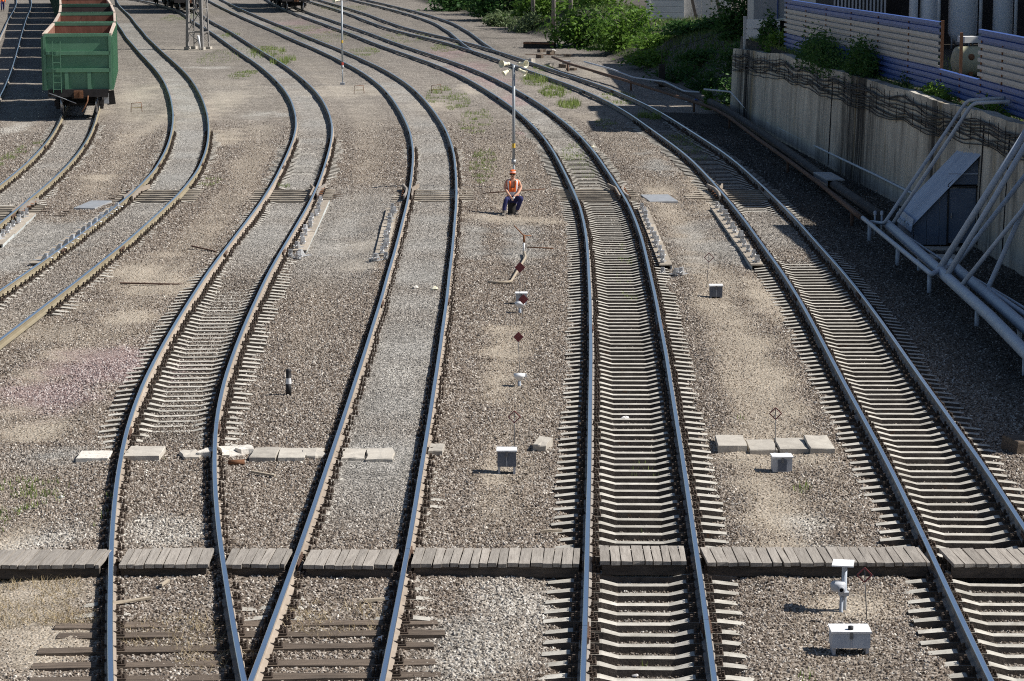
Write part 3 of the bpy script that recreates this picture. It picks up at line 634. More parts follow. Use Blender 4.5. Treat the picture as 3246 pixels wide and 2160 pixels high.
TIMBER = [timber_mesh(2.75, .20, q, 'timber_pale') for q in range(3)]
_fp = MB(); _fp.box((0.045, 0, .085), (.02, .75, .085)); _fp.box((-.045, 0, .085), (.02, .75, .085))
for q in (-.27, -.16, -.05, .05, .16, .27): _fp.tube([(-.075, q, .085), (.075, q, .085)], .014, 6)
FISHPLATE = _fp.mesh('fishplate', [M['rust_dark']])

def make_track(key, label, y0, y1, sleepers, timber, m_side, dz=0.0, joint=0.0, near=72.0, spacing=.507):
    t = TR[key]
    ox, oy = t.at(y0, 0)
    org = (float(ox), float(oy))
    e = thing('railway_track', label, 'railway track', (org[0], org[1], 0))
    s0, s1 = np.interp(y0, t.Y, t.S), np.interp(y1, t.Y, t.S)
    cuts = [s0]+[s for s in np.arange(s0+joint, s1-3, 25.0) if s > s0+2]+[s1]
    for a, b in zip(cuts[:-1], cuts[1:]):
        for side in (-1, 1):
            sh = .0 if side < 0 else .35
            ya, yb = t.y_at_s(a+(sh if a > s0 else 0)+.006), t.y_at_s(b+(sh if b < s1 else 0)-.006)
            place('rail', rail_mesh(t, side, ya, yb, org, dz, m_side), e)
            if b < s1 and yb < 150:
                x, y = t.at(yb, side*.797)
                place('fishplate', FISHPLATE, e, (x-org[0], y-org[1], .012+dz), (0, 0, -math.atan(t.slope(yb))))
    sa, sb = np.interp(sleepers[0], t.Y, t.S), np.interp(sleepers[1], t.Y, t.S)
    k = 0
    for s in np.arange(sa, sb, spacing):
        y = float(t.y_at_s(s + random.uniform(-.02, .02))); x, yy = t.at(y, random.uniform(-.03, .03))
        rz = -math.atan(float(t.slope(y))) + random.uniform(-.008, .008)
        loc = (float(x)-org[0], float(yy)-org[1], dz+random.uniform(-.004, .004))
        if any(a <= y <= b for a, b in timber): continue
        if y < near:
            o = place('sleeper', random.choice(SLEEPERS), e, loc, (0, 0, rz))
            for q in (-1, 1): place('rail_fastening', FASTENING, o, (q*.797, 0, 0))
        else:
            place('sleeper', SLEEPER_FAR, e, loc, (0, 0, rz))
    for a, b in timber:
        for y in np.arange(a+.2, b-.1, .66):
            x, yy = t.at(float(y), 0)
            place('timber_sleeper', random.choice(TIMBER), e, (float(x)-org[0], float(yy)-org[1], dz), (0, 0, -math.atan(float(t.slope(y)))+random.uniform(-.01, .01)))
    return e

make_track('T5', 'railway track with bare concrete sleepers running straight down right of the seated worker', 24, 300, (28.6, 124), [(84.6, 88.2)], M['rail_side_dark'], joint=8.2)
make_track('T6', 'rightmost railway track, curving past the shaded pipes and retaining wall', 24, 300, (28.6, 118), [(84.5, 88.3)], M['rail_side_dark'], joint=13)
make_track('T4', 'railway track of grey filled ballast curving left of the seated worker', 24, 300, (33.3, 104), [(84.5, 88.3)], M['rail_side'], dz=-.003, joint=12)
make_track('T3', 'railway track with the S bend, left branch of the bottom turnout', 24, 300, (33.6, 108), [(84.5, 88.3)], M['rail_side'], joint=21.6)
make_track('T2', 'railway track bending beside the green wagons, leaving the left edge mid height', 52, 300, (60, 112), [(84.5, 88.3)], M['rail_side_ochre'], joint=19)
make_track('T1', 'railway track under the row of green gondola wagons', 62, 310, (76, 116), [(79.5, 83.5)], M['rail_side_ochre'], joint=17)
make_track('T0', 'railway track in the top left corner left of the wagons', 96, 310, (96, 96.2), [], M['rail_side_dark'], joint=20)
make_track('T7', 'branch railway track joining the rightmost track near the bank', 177, 312, (178, 178.2), [], M['rail_side_dark'], dz=-.006, joint=9)

# turnout timbers at the bottom of the picture
tt = thing('turnout_timbers', 'long dark timber bearers under the turnout at the bottom left', 'timbers', (-3.5, 31, 0))
LONG = [timber_mesh(5.1, .24, 30+q) for q in range(4)]
for i, y in enumerate((28.9, 29.45, 30.0, 30.62, 31.22, 31.9, 32.55, 33.05)):
    o = place('timber_sleeper', LONG[i % 4], tt, (random.uniform(-.14, .1), y-31, random.uniform(-.012, .004)), (0, 0, random.uniform(.02, .06)))
    for key, sd in (('T3', -1), ('T3', 1), ('T4', -1), ('T4', 1)):
        x, yy = TR[key].at(y, sd*.797)
        c = Vector((x+3.5-o.location.x, 0, -.004))
        place('tie_plate', FASTENING, o, c)

# ------------------------------------------------------------------ boarded foot crossing between the rails
def rail_x(key, side, y): return float(TR[key].at(y, side*.797)[0])
def boardwalk(label, xa, xb, yc=35.88, depth=.92, yaw=0.0, z=.2, extra=None):
    e = thing('board_crossing', label, 'board crossing', ((xa+xb)/2, yc, 0), 0, 'boarded sections of the foot crossing')
    L = xb-xa; n = max(3, round(L/.15)); w = L/n
    x = -L/2
    i = 0
    while x < L/2-.03:
        ww = w*random.uniform(.72, 1.22)
        if x+ww > L/2-.05: ww = L/2-x
        d = depth+random.uniform(-.03, .03)
        mb = MB(); g = .012+random.random()*.008
        mb.box((0, 0, 0), (ww-g, d, .055), 0, jit=.004)
        place('plank', mb.mesh('plank', [M['board']]), e, (x+ww/2, random.uniform(-.02, .02), z-.028+random.uniform(-.004, .004)), (random.uniform(-.006, .006), random.uniform(-.015, .015), yaw+random.uniform(-.018, .018)))
        x += ww; i += 1
    for q in (-.36, 0, .36):
        MB().box((0, 0, 0), (L-.06, .12, .16)).obj('beam', [M['board_beam']], e, (0, q, z-.135))
    return e
YB = 35.88
a3, b3 = rail_x('T3', -1, YB), rail_x('T3', 1, YB); a4, b4 = rail_x('T4', -1, YB), rail_x('T4', 1, YB)
a5, b5 = rail_x('T5', -1, YB), rail_x('T5', 1, YB); a6, b6 = rail_x('T6', -1, YB), rail_x('T6', 1, YB)
boardwalk('grey plank crossing section reaching the left edge of the picture', -8.1, a3-.08, 35.80, .90, -.05)
boardwalk('grey plank crossing section between the rails of the S bend track', a3+.16, b3-.14, 35.85, .95, .01)
boardwalk('grey plank crossing section in the fork between the two branches', b3+.10, a4-.10, 35.86, .93, -.03)
boardwalk('stained plank crossing section between the rails of the grey ballasted track', a4+.16, b4-.14, 35.80, .93, -.05)
boardwalk('long grey plank crossing section left of the bare concrete sleeper track', b4+.10, a5-.10, 35.92, .92, -.05, .19)
boardwalk('grey plank crossing section between the rails of the bare concrete sleeper track', a5+.18, b5-.16, 36.02, .92, -.01, .20)
boardwalk('long grey plank crossing section behind the small plate topped signal', b5+.10, a6-.10, 35.98, .92, .03, .19)
boardwalk('grey plank crossing section between the rails of the rightmost track', a6+.18, b6-.15, 35.86, .92, .06, .20)

# ------------------------------------------------------------------ old concrete slab crossing
def slab(label, x, y, w, d, h=.09, rz=0.0, mat='slab', tilt=0.0, rough=.012, z=None, name='concrete_slab', cat='slab', group='old slabs of the abandoned crossing'):
    rnd = random.Random(label); n = 9
    pts = []
    for sx, sy in ((-1, -1), (1, -1), (1, 1), (-1, 1)):
        pts.append((sx*w/2, sy*d/2))
    poly = []
    for i in range(4):
        p, q = pts[i], pts[(i+1) % 4]
        for t in (0, .33, .66):
            poly.append((p[0]+(q[0]-p[0])*t+rnd.uniform(-rough, rough)*(1+2*(t > 0)*(rough > .02)), p[1]+(q[1]-p[1])*t+rnd.uniform(-rough, rough)))
    mb = MB(); k = len(poly); bev = .012
    rings = [(1.0, -.10), (1.0, h-bev), (1-2*bev/max(w, d), h)]
    for s, z0 in rings: mb.v += [(px*s, py*s, z0+(rnd.uniform(-rough, rough)*.5 if z0 > 0 else 0)) for px, py in poly]
    for r_ in range(2):
        for i in range(k): mb.f.append((r_*k+i, r_*k+(i+1) % k, (r_+1)*k+(i+1) % k, (r_+1)*k+i))
    mb.v.append((0, 0, h)); mb.f += [(2*k+i, 2*k+(i+1) % k, 3*k) for i in range(k)]
    mb.m = [0]*len(mb.f); mb.sm = [False]*len(mb.f)
    o = mb.obj(name, [M[mat]], None, (x, y, zg(x, y) if z is None else z), (tilt, tilt*.6, rz))
    return tag(o, label, cat, group)
slab('pale concrete slab left of the S bend track at the old crossing', -7.30, 43.65, .55, .62, .07, .02, 'slab_white')
slab('weathered concrete slab just inside the left rail of the S bend track', -6.43, 43.70, .62, .80, .10, -.03)
slab('small broken concrete lump between the S bend rails', -5.62, 43.62, .22, .45, .07, .2, 'slab', .05, .03)
slab('pale broken concrete lump touching the right rail of the S bend track', -5.36, 43.78, .24, .5, .10, -.15, 'slab_white', -.05, .03)
slab('white broken slab tilted beside the right rail of the S bend track', -4.98, 43.92, .36, .62, .06, .25, 'slab_white', .05, .035)
slab('small white concrete block standing beside the tilted white slab', -4.74, 44.05, .24, .45, .09, .35, 'slab_white', -.06, .03)
slab('left one of two whole slabs between the fork branches', -4.32, 43.70, .46, .84, .09, -.01)
slab('right one of two whole slabs between the fork branches', -3.84, 43.70, .47, .80, .09, .02)
slab('cracked slab against the left rail of the grey ballasted track', -3.44, 43.74, .34, .62, .06, .05, 'slab', .04, .03)
slab('half buried slab near the left rail inside the grey ballasted track', -2.76, 43.70, .40, .80, .05, .0, 'slab', 0, .02, z=.015)
slab('half buried slab in the middle of the grey ballasted track', -2.30, 43.62, .46, .86, .05, .03, 'slab', 0, .02, z=.02)
slab('small slab right of the grey ballasted track', -1.33, 44.02, .25, .62, .10, -.04)
slab('lone square concrete block between the small boxes and the sleeper track', .54, 44.62, .23, .5, .14, -.25, 'slab', .12, .02)
slab('leftmost slab of the row of four near the rightmost track', 3.92, 44.75, .50, .92, .11, -.01)
slab('second slab from the left in the row of four', 4.45, 44.58, .48, .90, .09, .01)
slab('third slab from the left in the row of four, behind the small grey box', 4.98, 44.60, .51, .95, .09, .0)
slab('rightmost slab of the row of four, tilted towards the rail', 5.46, 44.48, .44, .92, .11, .03, 'slab', .05)
slab('dark block at the right edge beyond the rightmost rail', 8.98, 44.3, .42, .5, .22, .5, 'sleeper_timber', .1, .02, cat='block', name='dark_block', group=None)

# ------------------------------------------------------------------ retaining wall with cable bundle
def wall():
    e = thing('retaining_wall', 'tall stained concrete retaining wall along the right side', 'wall', (12.0, 100, 0))
    ys = np.concatenate([np.arange(26, 124.01, .5), [124.2]]); hs = np.linspace(-.3, 1, 10)
    top = np.interp(ys, [26, 67, 80, 100, 107, 117, 124.2], [3.95, 3.88, 3.72, 3.62, 3.62, 3.3, 3.02])
    top = top + .10*(vnoise(ys, ys*0, 2.1, 40)-.5) + .05*(vnoise(ys, ys*0, .6, 41)-.5)
    mb = MB(); nz = len(hs)
    for i, y in enumerate(ys):
        wx = float(wall_x(y))
        for h in hs:
            zz = h*top[i] if h > 0 else h
            mb.v.append((wx - .12*(1-max(h, 0)) + .03*(float(vnoise(y, h*4, .9, 42))-.5) - 12, y-100, zz))
        mb.v.append((wx+.42-12, y-100, top[i]-.02)); mb.v.append((wx+.42-12, y-100, -.3))
    k = nz+2
    for i in range(len(ys)-1):
        for j in range(k-1):
            a = i*k+j; mb.f.append((a, a+1, a+1+k, a+k))
    n = len(ys)-1
    mb.f += [tuple(range(k))[::-1], tuple(n*k+j for j in range(k))]
    mb.m = [0]*len(mb.f); mb.sm = [False]*len(mb.f)
    mb.obj('wall_body', [M['wall_concrete']], e)
    # construction joints
    for y in (72.6, 69.3, 118.9, 96.5):
        t = float(np.interp(y, ys, top))
        jb = MB(); x = float(wall_x(y)); sl = (float(wall_x(y+.5))-float(wall_x(y-.5)))
        jb.bar((x-.135-12, y-100, .05), (x-.02-12, y-100, t-.3), .02, .045)
        jb.obj('joint_strip', [M['dark_wall']], e)
    return lambda y: float(np.interp(y, ys, top))
wall_top = wall()
def cables():
    e = thing('cable_bundle', 'sagging bundle of black cables hung along the top of the retaining wall', 'cables', (12.0, 100, 3))
    for k in range(11):
        rnd = random.Random(100+k); base = .22 + .075*k + rnd.uniform(-.03, .03); pts = []
        ph = rnd.uniform(0, 6)
        for y in np.arange(66, 124.1, .55):
            sag = .10*abs(math.sin(y*.52+ph*.25)) + .07*(float(vnoise(y, k*3.1, 1.6, 50))-.5)*2 + .12*(float(vnoise(y, k*1.7, 6., 51))-.5)
            sc = 1.0 if y > 78 else .85
            pts.append((float(wall_x(y))-.09-.02*rnd.random()-12, y-100, wall_top(y)-base*sc-sag-3))
        MB().tube(pts, rnd.choice([.016, .02, .028]), 5).obj('cable', [M['cable']], e)
    hk = 0
    for y in np.arange(67, 123, 1.15):
        yy = y+random.uniform(-.3, .3); x = float(wall_x(yy))
        MB().bar((x-.115-12, yy-100, wall_top(yy)-.10-3), (x-.13-12, yy-100, wall_top(yy)-random.uniform(.75, 1.15)-3), .018, .018).obj('cable_hook', [M['cable']], e)
cables()

# ------------------------------------------------------------------ profiled metal fence on the upper level
def fence_x(y): return float(wall_x(y))+.98
def fence_z(y): return float(np.interp(y, [66, 84, 114.5], [0, 0, -.24]))
def rib_sheet(name, ya, yb, z0, z1, ribs, mat, parent, org):
    mb = MB(); prof = []
    H = z1-z0; p = H/ribs
    for i in range(ribs):
        zz = z0+i*p
        prof += [(.05, zz), (.05, zz+p*.36), (-.045, zz+p*.44), (-.045, zz+p*.92)]
    prof.append((.05, z1))
    n = 4; k = len(prof)
    for q in range(n+1):
        y = ya+(yb-ya)*q/n
        for px, pz in prof: mb.v.append((fence_x(y)+px-org[0], y-org[1], pz+fence_z(y)-org[2]))
    for q in range(n):
        for j in range(k-1): mb.f.append((q*k+j, q*k+j+1, (q+1)*k+j+1, (q+1)*k+j))
    mb.m = [0]*len(mb.f); mb.sm = [False]*len(mb.f)
    o = mb.obj(name, [M[mat]], parent)
    sol = o.modifiers.new('thick', 'SOLIDIFY'); sol.thickness = .004
    return o
def fence(label, spans, y_posts):
    org = (fence_x(spans[0][0]), spans[0][0], 3.6)
    e = thing('metal_fence', label, 'fence', org)
    for ya, yb, full in spans:
        rib_sheet('blue_sheet', ya+.01, yb-.01, 3.66, 4.47, 4, 'fence_blue', e, org)
        if full:
            rib_sheet('beige_sheet', ya+.012, yb-.012, 4.475, 5.56, 5, 'fence_beige', e, org)
            rib_sheet('blue_sheet', ya+.012, yb-.012, 5.565, 5.98, 2, 'fence_blue', e, org)
    for y, zt in y_posts:
        MB().box((fence_x(y)+.06-org[0], y-org[1], (zt+3.5)/2-3.6), (.09, .09, zt-3.5)).obj('post', [M['rust']], e)
    return e
fence('long blue and beige ribbed metal fence above the far part of the wall', [(114.4, 109.2, 1), (109.2, 104, 1), (104, 98.8, 1), (98.8, 93.6, 1), (93.6, 88.4, 1), (88.4, 83.2, 1), (83.2, 77.75, 0)],
      [(114.3, 5.7), (109, 5.6), (104, 5.7), (98.6, 5.8), (93.4, 5.8), (88.2, 5.8), (83.1, 6.02), (80.4, 5.75)])
fence('blue and beige ribbed metal fence continuing to the right edge beyond the gap', [(77.7, 72.2, 1), (72.2, 66.6, 1)], [(77.6, 5.7), (75, 5.6), (72.1, 5.7), (66.7, 5.7)])

# concrete panel fence between the bushes and the metal fence
e = thing('panel_fence', 'short white concrete panel fence left of the ribbed metal fence', 'fence', (12.2, 122.5, 3.0))
for i, (zc, h) in enumerate(((.28, .5), (.80, .5), (1.30, .46))):
    MB().box((0, 0, zc), (2.15, .09, h-.05), jit=.008).obj('panel', [M['white_paint']], e, (0, 0, 0), (0, 0, -.35))
MB().box((-1.05, .38, .8), (.14, .14, 1.7)).obj('post', [M['siding']], e)

# ------------------------------------------------------------------ buildings of the works behind the fence, and unseen shade casters
def block(name, label, x0, x1, y0, y1, z0, z1, mat, cat='building'):
    e = thing(name, label, cat, ((x0+x1)/2, y0, z0))
    MB().box((0, (y1-y0)/2, (z1-z0)/2), (x1-x0, y1-y0, z1-z0)).obj('wall', [M[mat]], e)
    MB().box((0, (y1-y0)/2, z1-z0+.08), (x1-x0+.4, y1-y0+.4, .16)).obj('roof', [M['steel_grey']], e)
    return e
b = block('utility_building', 'plain grey narrow building behind the white panel fence', 11.75, 13.35, 124.9, 128.2, 3.0, 7.3, 'building_grey')
MB().box((.36, -.03, 1.9), (.05, .05, 4.2)).obj('corner_trim', [M['fence_blue']], b)
e = thing('small_canopy', 'small pale canopy on posts beside the far end of the metal fence', 'canopy', (12.75, 119.5, 3.3))
MB().box((0, 0, 1.35), (1.05, .9, .05), M=Matrix.Rotation(-.16, 4, 'Y')).obj('roof', [M['cream']], e)
for x in (-.1, .25): MB().box((x, .2, .62), (.30, .06, 1.3)).obj('panel', [M['dark_wall']], e)
b = block('ribbed_shed', 'dark vertically ribbed metal shed above the middle of the fence', 14.05, 16.4, 112.6, 118.9, 3.5, 9.8, 'dark_wall')
for i in range(15):
    MB().box((-1.1+i*.158, -.03, 3.1), (.075, .05, 6.2)).obj('rib', [M['building_grey' if i % 4 else 'steel_grey']], b)
block('dark_hall', 'dark open hall behind the white silos', 16.4, 25, 117.5, 125, 3.5, 11.5, 'dark_wall')
block('silo_shade_building', 'large unseen building outside the right edge, added to shade the silos and tank', 26.5, 34, 87, 117, 3.5, 14.0, 'building_grey')  # out of view, added to keep silos and tank in shade
block('bank_shade_block', 'unseen grey block on the upper level behind the bank, added to shade its foot', 16, 22, 129, 166, 2, 9.4, 'building_grey')  # unseen caster, added so the ground below the bank falls in shade
block('pipe_shade_building', 'low unseen building outside the right edge, added to shade the pipes', 15.2, 20, 44.3, 66.4, 3.5, 6.3, 'building_grey')  # out of view, added and sized for the shadow edge along the pipes
def silo(label, px0, px1, y=112.8):
    x0, x1 = (px0-1623)/8082*(y+.9), (px1-1623)/8082*(y+.9); r = (x1-x0)/2
    e = thing('silo', label, 'silo', ((x0+x1)/2, y+r, 3.5), 0, 'white silos behind the fence')
    MB().lathe([(0, .25), (r*.5, .25), (r, .75), (r, 8.5), (r*.3, 9.2), (0, 9.2)], 28).obj('shell', [M['silo']], e)
    for q in range(4):
        t = q*PI/2+.4; MB().tube([(r*.85*math.cos(t), r*.85*math.sin(t), -.1), (r*.85*math.cos(t), r*.85*math.sin(t), .8)], .05, 6).obj('leg', [M['steel_grey']], e)
    for zz in (2.3, 4.6): MB().lathe([(r+.012, zz), (r+.02, zz+.03), (r+.012, zz+.06)], 28).obj('band', [M['silo']], e)
    return e
silo('narrow white silo at the left of the row above the fence', 2864, 2892)
silo('white silo second from the left, half behind the fence end', 2900, 2956)
silo('wide white silo in the middle of the fence gap', 2993, 3084)
silo('white silo above the right hand fence', 3130, 3192)
for i, (px, lb) in enumerate(((2959, 'grey standpipe between the second and the wide silo'), (3090, 'grey standpipe right of the wide silo'), (3200, 'grey standpipe right of the last white silo'))):
    x = (px-1623)/8082*112.9
    tag(MB().tube([(0, 0, 0), (0, 0, 8)], .075, 10).obj('standpipe', [M['silo']], None, (x, 112.3, 3.5)), lb, 'pipe', 'standpipes between the silos')
e = thing('lying_tank', 'olive beige horizontal tank lying behind the gap in the fence', 'tank', (16.75, 93.2, 3.58), R(12))
T90 = Matrix.Rotation(PI/2, 4, 'Y')
MB().lathe([(0, -.75), (.3, -.72), (.5, -.62), (.55, -.5), (.55, 1.6), (.5, 1.72), (.3, 1.82), (0, 1.85)], 28, 0, Matrix.Translation((0, 0, .58)) @ T90).obj('shell', [M['tank_olive']], e)
for x in (-.2, .9): MB().box((x, 0, .08), (.14, .8, .3)).obj('saddle', [M['rust']], e)
MB().lathe([(.12, -.02), (.12, .05), (0, .05)], 10, 0, Matrix.Translation((-.25, -.50, .75)) @ Matrix.Rotation(PI/2, 4, 'X')).obj('hatch', [M['rust']], e)
MB().box((.1, .2, 1.35), (.95, .7, .22)).obj('cover', [M['siding']], e)
# long white shed behind the bank
e = thing('siding_shed', 'white shed with horizontal siding behind the bushes on the bank', 'building', (11.2, 186, 1.2))
for i in range(16): MB().box((0, 0, .22+i*.44), (2.5, .16 if i % 2 else .155, .425)).obj('siding_board', [M['siding']], e)
MB().box((0, 2.6, 3.5), (2.4, 5, 7.0)).obj('wall', [M['siding']], e)
MB().box((0, 2.5, 7.1), (3.0, 5.8, .15)).obj('roof', [M['steel_grey']], e)
MB().box((-1.35, -.1, 3.4), (.18, .18, 6.8)).obj('corner_post', [M['siding']], e)
e = thing('panel_wall', 'white panelled wall with dark leaning beams beside the siding shed', 'wall', (14.2, 187, 1.2))
for i in range(5): MB().box((-1.5+i*.72, 0, 1.9), (.70, .14, 3.9), jit=.006).obj('panel', [M['siding']], e)
MB().box((0, .05, 4.6), (3.7, .3, 1.4)).obj('fascia', [M['dark_wall']], e)
for x in (-1.25, .55): MB().bar((x-.6, -.35, 5.2), (x+.5, -.55, .6), .2, .2).obj('beam', [M['board_beam']], e)
for i, (x, y, h, lb) in enumerate(((1.75, 215, 7, 'thick wooden pole at the top among the pale shrubs'), (3.25, 201, 6.5, 'slim wooden pole left of the bright bushes on the bank'), (4.6, 202, 6.5, 'slim wooden pole second from the siding shed'))):
    e = thing('wooden_pole', lb, 'pole', (x, y, zg(x, y)-.1), 0, 'wooden poles on the bank')
    MB().tube([(0, 0, 0), (.03, 0, h)], .16, 8, rs=[.19, .13]).obj('shaft', [M['pole_wood']], e)
    MB().bar((-.1, -.1, h*.45), (.9, .1, h*.45), .05, .05).obj('cross_tie', [M['pole_wood']], e)

# ------------------------------------------------------------------ pipes along the wall
def rounded(pts, rad=.18, n=4):
    pts = [Vector(p) for p in pts]; out = [pts[0]]
    for a, p, b in zip(pts[:-2], pts[1:-1], pts[2:]):
        r1 = min(rad, (p-a).length*.45, (b-p).length*.45)
        s, t = p+(a-p).normalized()*r1, p+(b-p).normalized()*r1
        for i in range(n+1):
            q = i/n; out.append(s*(1-q)**2+p*2*q*(1-q)+t*q*q)
    return out+[pts[-1]]
def pipe(name, label, pts, r, mat, posts=(), cat='pipe', group=None, rad=.2, n=10, bands=()):
    o0 = Vector((pts[0][0], pts[0][1], 0))
    e = thing(name, label, cat, o0, 0, group)
    pts = [Vector(p)-o0 for p in pts]
    MB().tube(rounded(pts, rad) if len(pts) > 2 else pts, r, n).obj('pipe_run', [M[mat]], e)
    for x, y, zt in posts:
        MB().tube([(x-o0.x, y-o0.y, -.25), (x-o0.x, y-o0.y, zt)], .055, 8).obj('support_post', [M[mat]], e)
    for (x, y, z, dx, dy, dz) in bands:
        d = Vector((dx, dy, dz)).normalized(); c = Vector((x, y, z))-o0
        MB().tube([c-d*.05, c+d*.05], r*1.12, n).obj('flange', [M[mat]], e)
    return e
GP = 'grey_paint'; PG = 'grey painted pipes beside the wall'
pipe('grey_pipe', 'slim grey pipe on three posts that bends up over the wall', [(10.47, 75.7, .46), (10.54, 63.5, .46), (11.5, 65.25, .52), (13.45, 65.5, 3.05)], .065, GP, [(10.5, 74.4, .42), (10.52, 69.0, .42), (10.55, 63.8, .42)], group=PG, rad=.12)
pipe('grey_pipe', 'thick grey pipe nearest the track, running to the right edge', [(11.03, 74.4, .42), (10.9, 64, .42), (10.80, 57, .42), (10.5, 48, .42), (10.3, 44.5, .42)], .135, GP, [(10.95, 68, .3), (10.8, 58.5, .3), (10.62, 52, .3)], group=PG, n=16)
pipe('grey_pipe', 'thick grey pipe farther from the track, starting near the shed', [(11.42, 66.2, .42), (11.34, 59.3, .42), (11.25, 54, .42), (11.1, 45, .42)], .135, GP, [(11.38, 63, .3), (11.3, 56, .3)], group=PG, n=16)
pipe('grey_pipe', 'thin grey pipe lying closest to the foot of the shed', [(11.3, 73, .3), (11.5, 67.5, .28), (11.74, 63.9, .28), (11.97, 60, .28), (12.3, 52, .28)], .035, GP, group=PG)
pipe('grey_pipe', 'grey pipe rising steeply at the right edge from a low run', [(13.25, 61.6, 4.3), (11.55, 61.25, .42), (11.74, 57.8, .35), (11.85, 48, .35)], .062, GP, group=PG, rad=.1)
pipe('grey_pipe', 'left one of the twin slanting pipes leaning over the corrugated roof', [(10.66, 75.2, .40), (10.86, 73.95, .5), (13.28, 74.5, 4.05), (14.2, 73.6, 4.18)], .052, GP, group=PG, rad=.16)
pipe('grey_pipe', 'right one of the twin slanting pipes leaning over the corrugated roof', [(11.06, 73.95, .42), (13.33, 73.85, 4.02), (14.25, 73.0, 4.12)], .056, GP, group=PG, rad=.2)
pipe('grey_pipe', 'thickest slanting pipe, rising from the near thick pipe past the shed door', [(10.87, 64.35, .45), (13.4, 64.8, 4.5)], .085, GP, group=PG)
pipe('grey_pipe', 'slanting pipe just right of the thickest one', [(10.84, 63.05, .45), (12.0, 63.2, 2.4), (13.4, 63.5, 4.8)], .072, GP, group=PG)
pipe('grey_pipe', 'slanting pipe rising from the near thick pipe at the right', [(10.84, 61.15, .45), (13.65, 61.4, 4.0)], .055, GP, group=PG)
for i, (x, y, lb) in enumerate(((10.78, 75.3, 'left grey valve stub beside the twin slanting pipes'), (10.98, 75.3, 'right grey valve stub beside the twin slanting pipes'))):
    e = thing('valve_stub', lb, 'valve', (x, y, 0)); MB().tube([(0, 0, 0), (0, 0, .72)], .028, 8).obj('stub_pipe', [M[GP]], e); MB().lathe([(.045, .6), (.045, .7), (0, .7)], 8).obj('cap', [M[GP]], e)
rust_pts = [(2.6, 165.5), (3.45, 158), (5.07, 148.6), (6.51, 140), (7.78, 132.1), (8.89, 124.8), (9.49, 120.6), (9.8, 115), (10.0, 104), (10.25, 94.5), (10.42, 86), (10.46, 78), (10.47, 76.0)]
pipe('rusty_pipe', 'long rust brown pipe following the foot of the bank and wall', [(x, y, .42) for x, y in rust_pts], .075, 'rust_dark', [(x, y, .38) for x, y in rust_pts[1:-1:2]], rad=1.2)
pipe('dark_pipe', 'thick dark insulated pipe behind the rust brown pipe', [(8.09, 143.5, .32), (9.39, 131.9, .32), (10.2, 121, .3), (10.6, 106.8, .3), (10.86, 93, .3), (11.02, 85.4, .3), (11.25, 77.5, .3)], .17, 'lagging', rad=1.5, n=12)
pipe('dark_pipe', 'slim dark pipe between the rust brown and the thick dark pipe', [(10.35, 102, .22), (10.6, 92, .22), (10.72, 84, .22), (10.8, 76.5, .22), (11.2, 76.4, .22)], .06, 'lagging', rad=.5)
pipe('thin_wall_pipe', 'thin silver pipe running along the face of the retaining wall', [(9.6, 127.6, .85), (10.62, 124.2, .95), (10.98, 117.6, .40), (11.42, 108.5, .45), (12.0, 97, .5), (12.55, 87.5, .55), (12.85, 81, .58), (13.1, 76.2, .6)], .045, 'grey_paint', rad=.3)
pipe('thin_bank_pipe', 'thin silver pipe lying along the foot of the bank', [(4.6, 163, .25), (6.0, 153, .35), (7.0, 147.5, .2), (8.3, 139, .5), (9.0, 133.5, .35), (9.5, 130.0, .55)], .05, 'grey_paint', rad=.8)
e = thing('pipe_cover', 'grey sheet metal cover lying over the dark pipe', 'cover', (10.95, 87.9, .3))
MB().box((0, 0, .18), (.62, 2.6, .04)).box((-.28, 0, .08), (.04, 2.55, .22)).obj('sheet', [M['steel_grey']], e, (0, 0, 0), (0, 0, .06))

# ------------------------------------------------------------------ lean-to shed
e = thing('lean_to_shed', 'grey metal lean to shed with corrugated slanting roof against the wall', 'shed', (12.4, 73.0, 0))
mb = MB(); n = 46; A = Vector((-.90, -.12, .58)); B = Vector((1.0, -.12, 2.62))
for i in range(n+1):
    t = i/n; y = -.15+2.95*t; hgt = .022*math.cos(i*PI/2*1.0) if False else .02*(1 if (i//2) % 2 else -1)
    jag = .06*random.random()
    for q, P in ((0, A), (1, B)):
        mb.v.append((P.x-(jag if q == 0 else -jag*.6), y, P.z+hgt-(jag*.9 if q == 0 else 0)))
for i in range(n): mb.f.append((i*2, i*2+1, i*2+3, i*2+2)); mb.m.append(0); mb.sm.append(False)
ro = mb.obj('corrugated_roof', [M['shed_grey']], e); sol = ro.modifiers.new('t', 'SOLIDIFY'); sol.thickness = .008
def zr(x): return .58+(x+.90)/1.9*2.04-.06
for x0, x1 in ((-.82, -.46), (-.45, -.10), (-.09, .12)):
    MB().add([(x0, 0, 0), (x1, 0, 0), (x1, 0, zr(x1)), (x0, 0, zr(x0)), (x0, .04, 0), (x1, .04, 0), (x1, .04, zr(x1)), (x0, .04, zr(x0))],
             [(0, 1, 2, 3), (7, 6, 5, 4), (0, 4, 5, 1), (1, 5, 6, 2), (2, 6, 7, 3), (3, 7, 4, 0)]).obj('wall_panel', [M['shed_wall']], e)
MB().add([(.13, .01, 1.74), (.98, .01, 1.74), (.98, .01, 2.48), (.13, .01, zr(.13)), (.13, .05, 1.74), (.98, .05, 1.74), (.98, .05, 2.48), (.13, .05, zr(.13))],
         [(0, 1, 2, 3), (7, 6, 5, 4), (0, 4, 5, 1), (1, 5, 6, 2), (2, 6, 7, 3), (3, 7, 4, 0)]).obj('wall_panel', [M['shed_wall']], e)
d = MB().box((.55, -.005, .84), (.76, .04, 1.58)).obj('door', [M['shed_wall']], e); MB().box((.24, -.045, .85), (.03, .04, .16)).obj('handle', [M['steel_grey']], d)
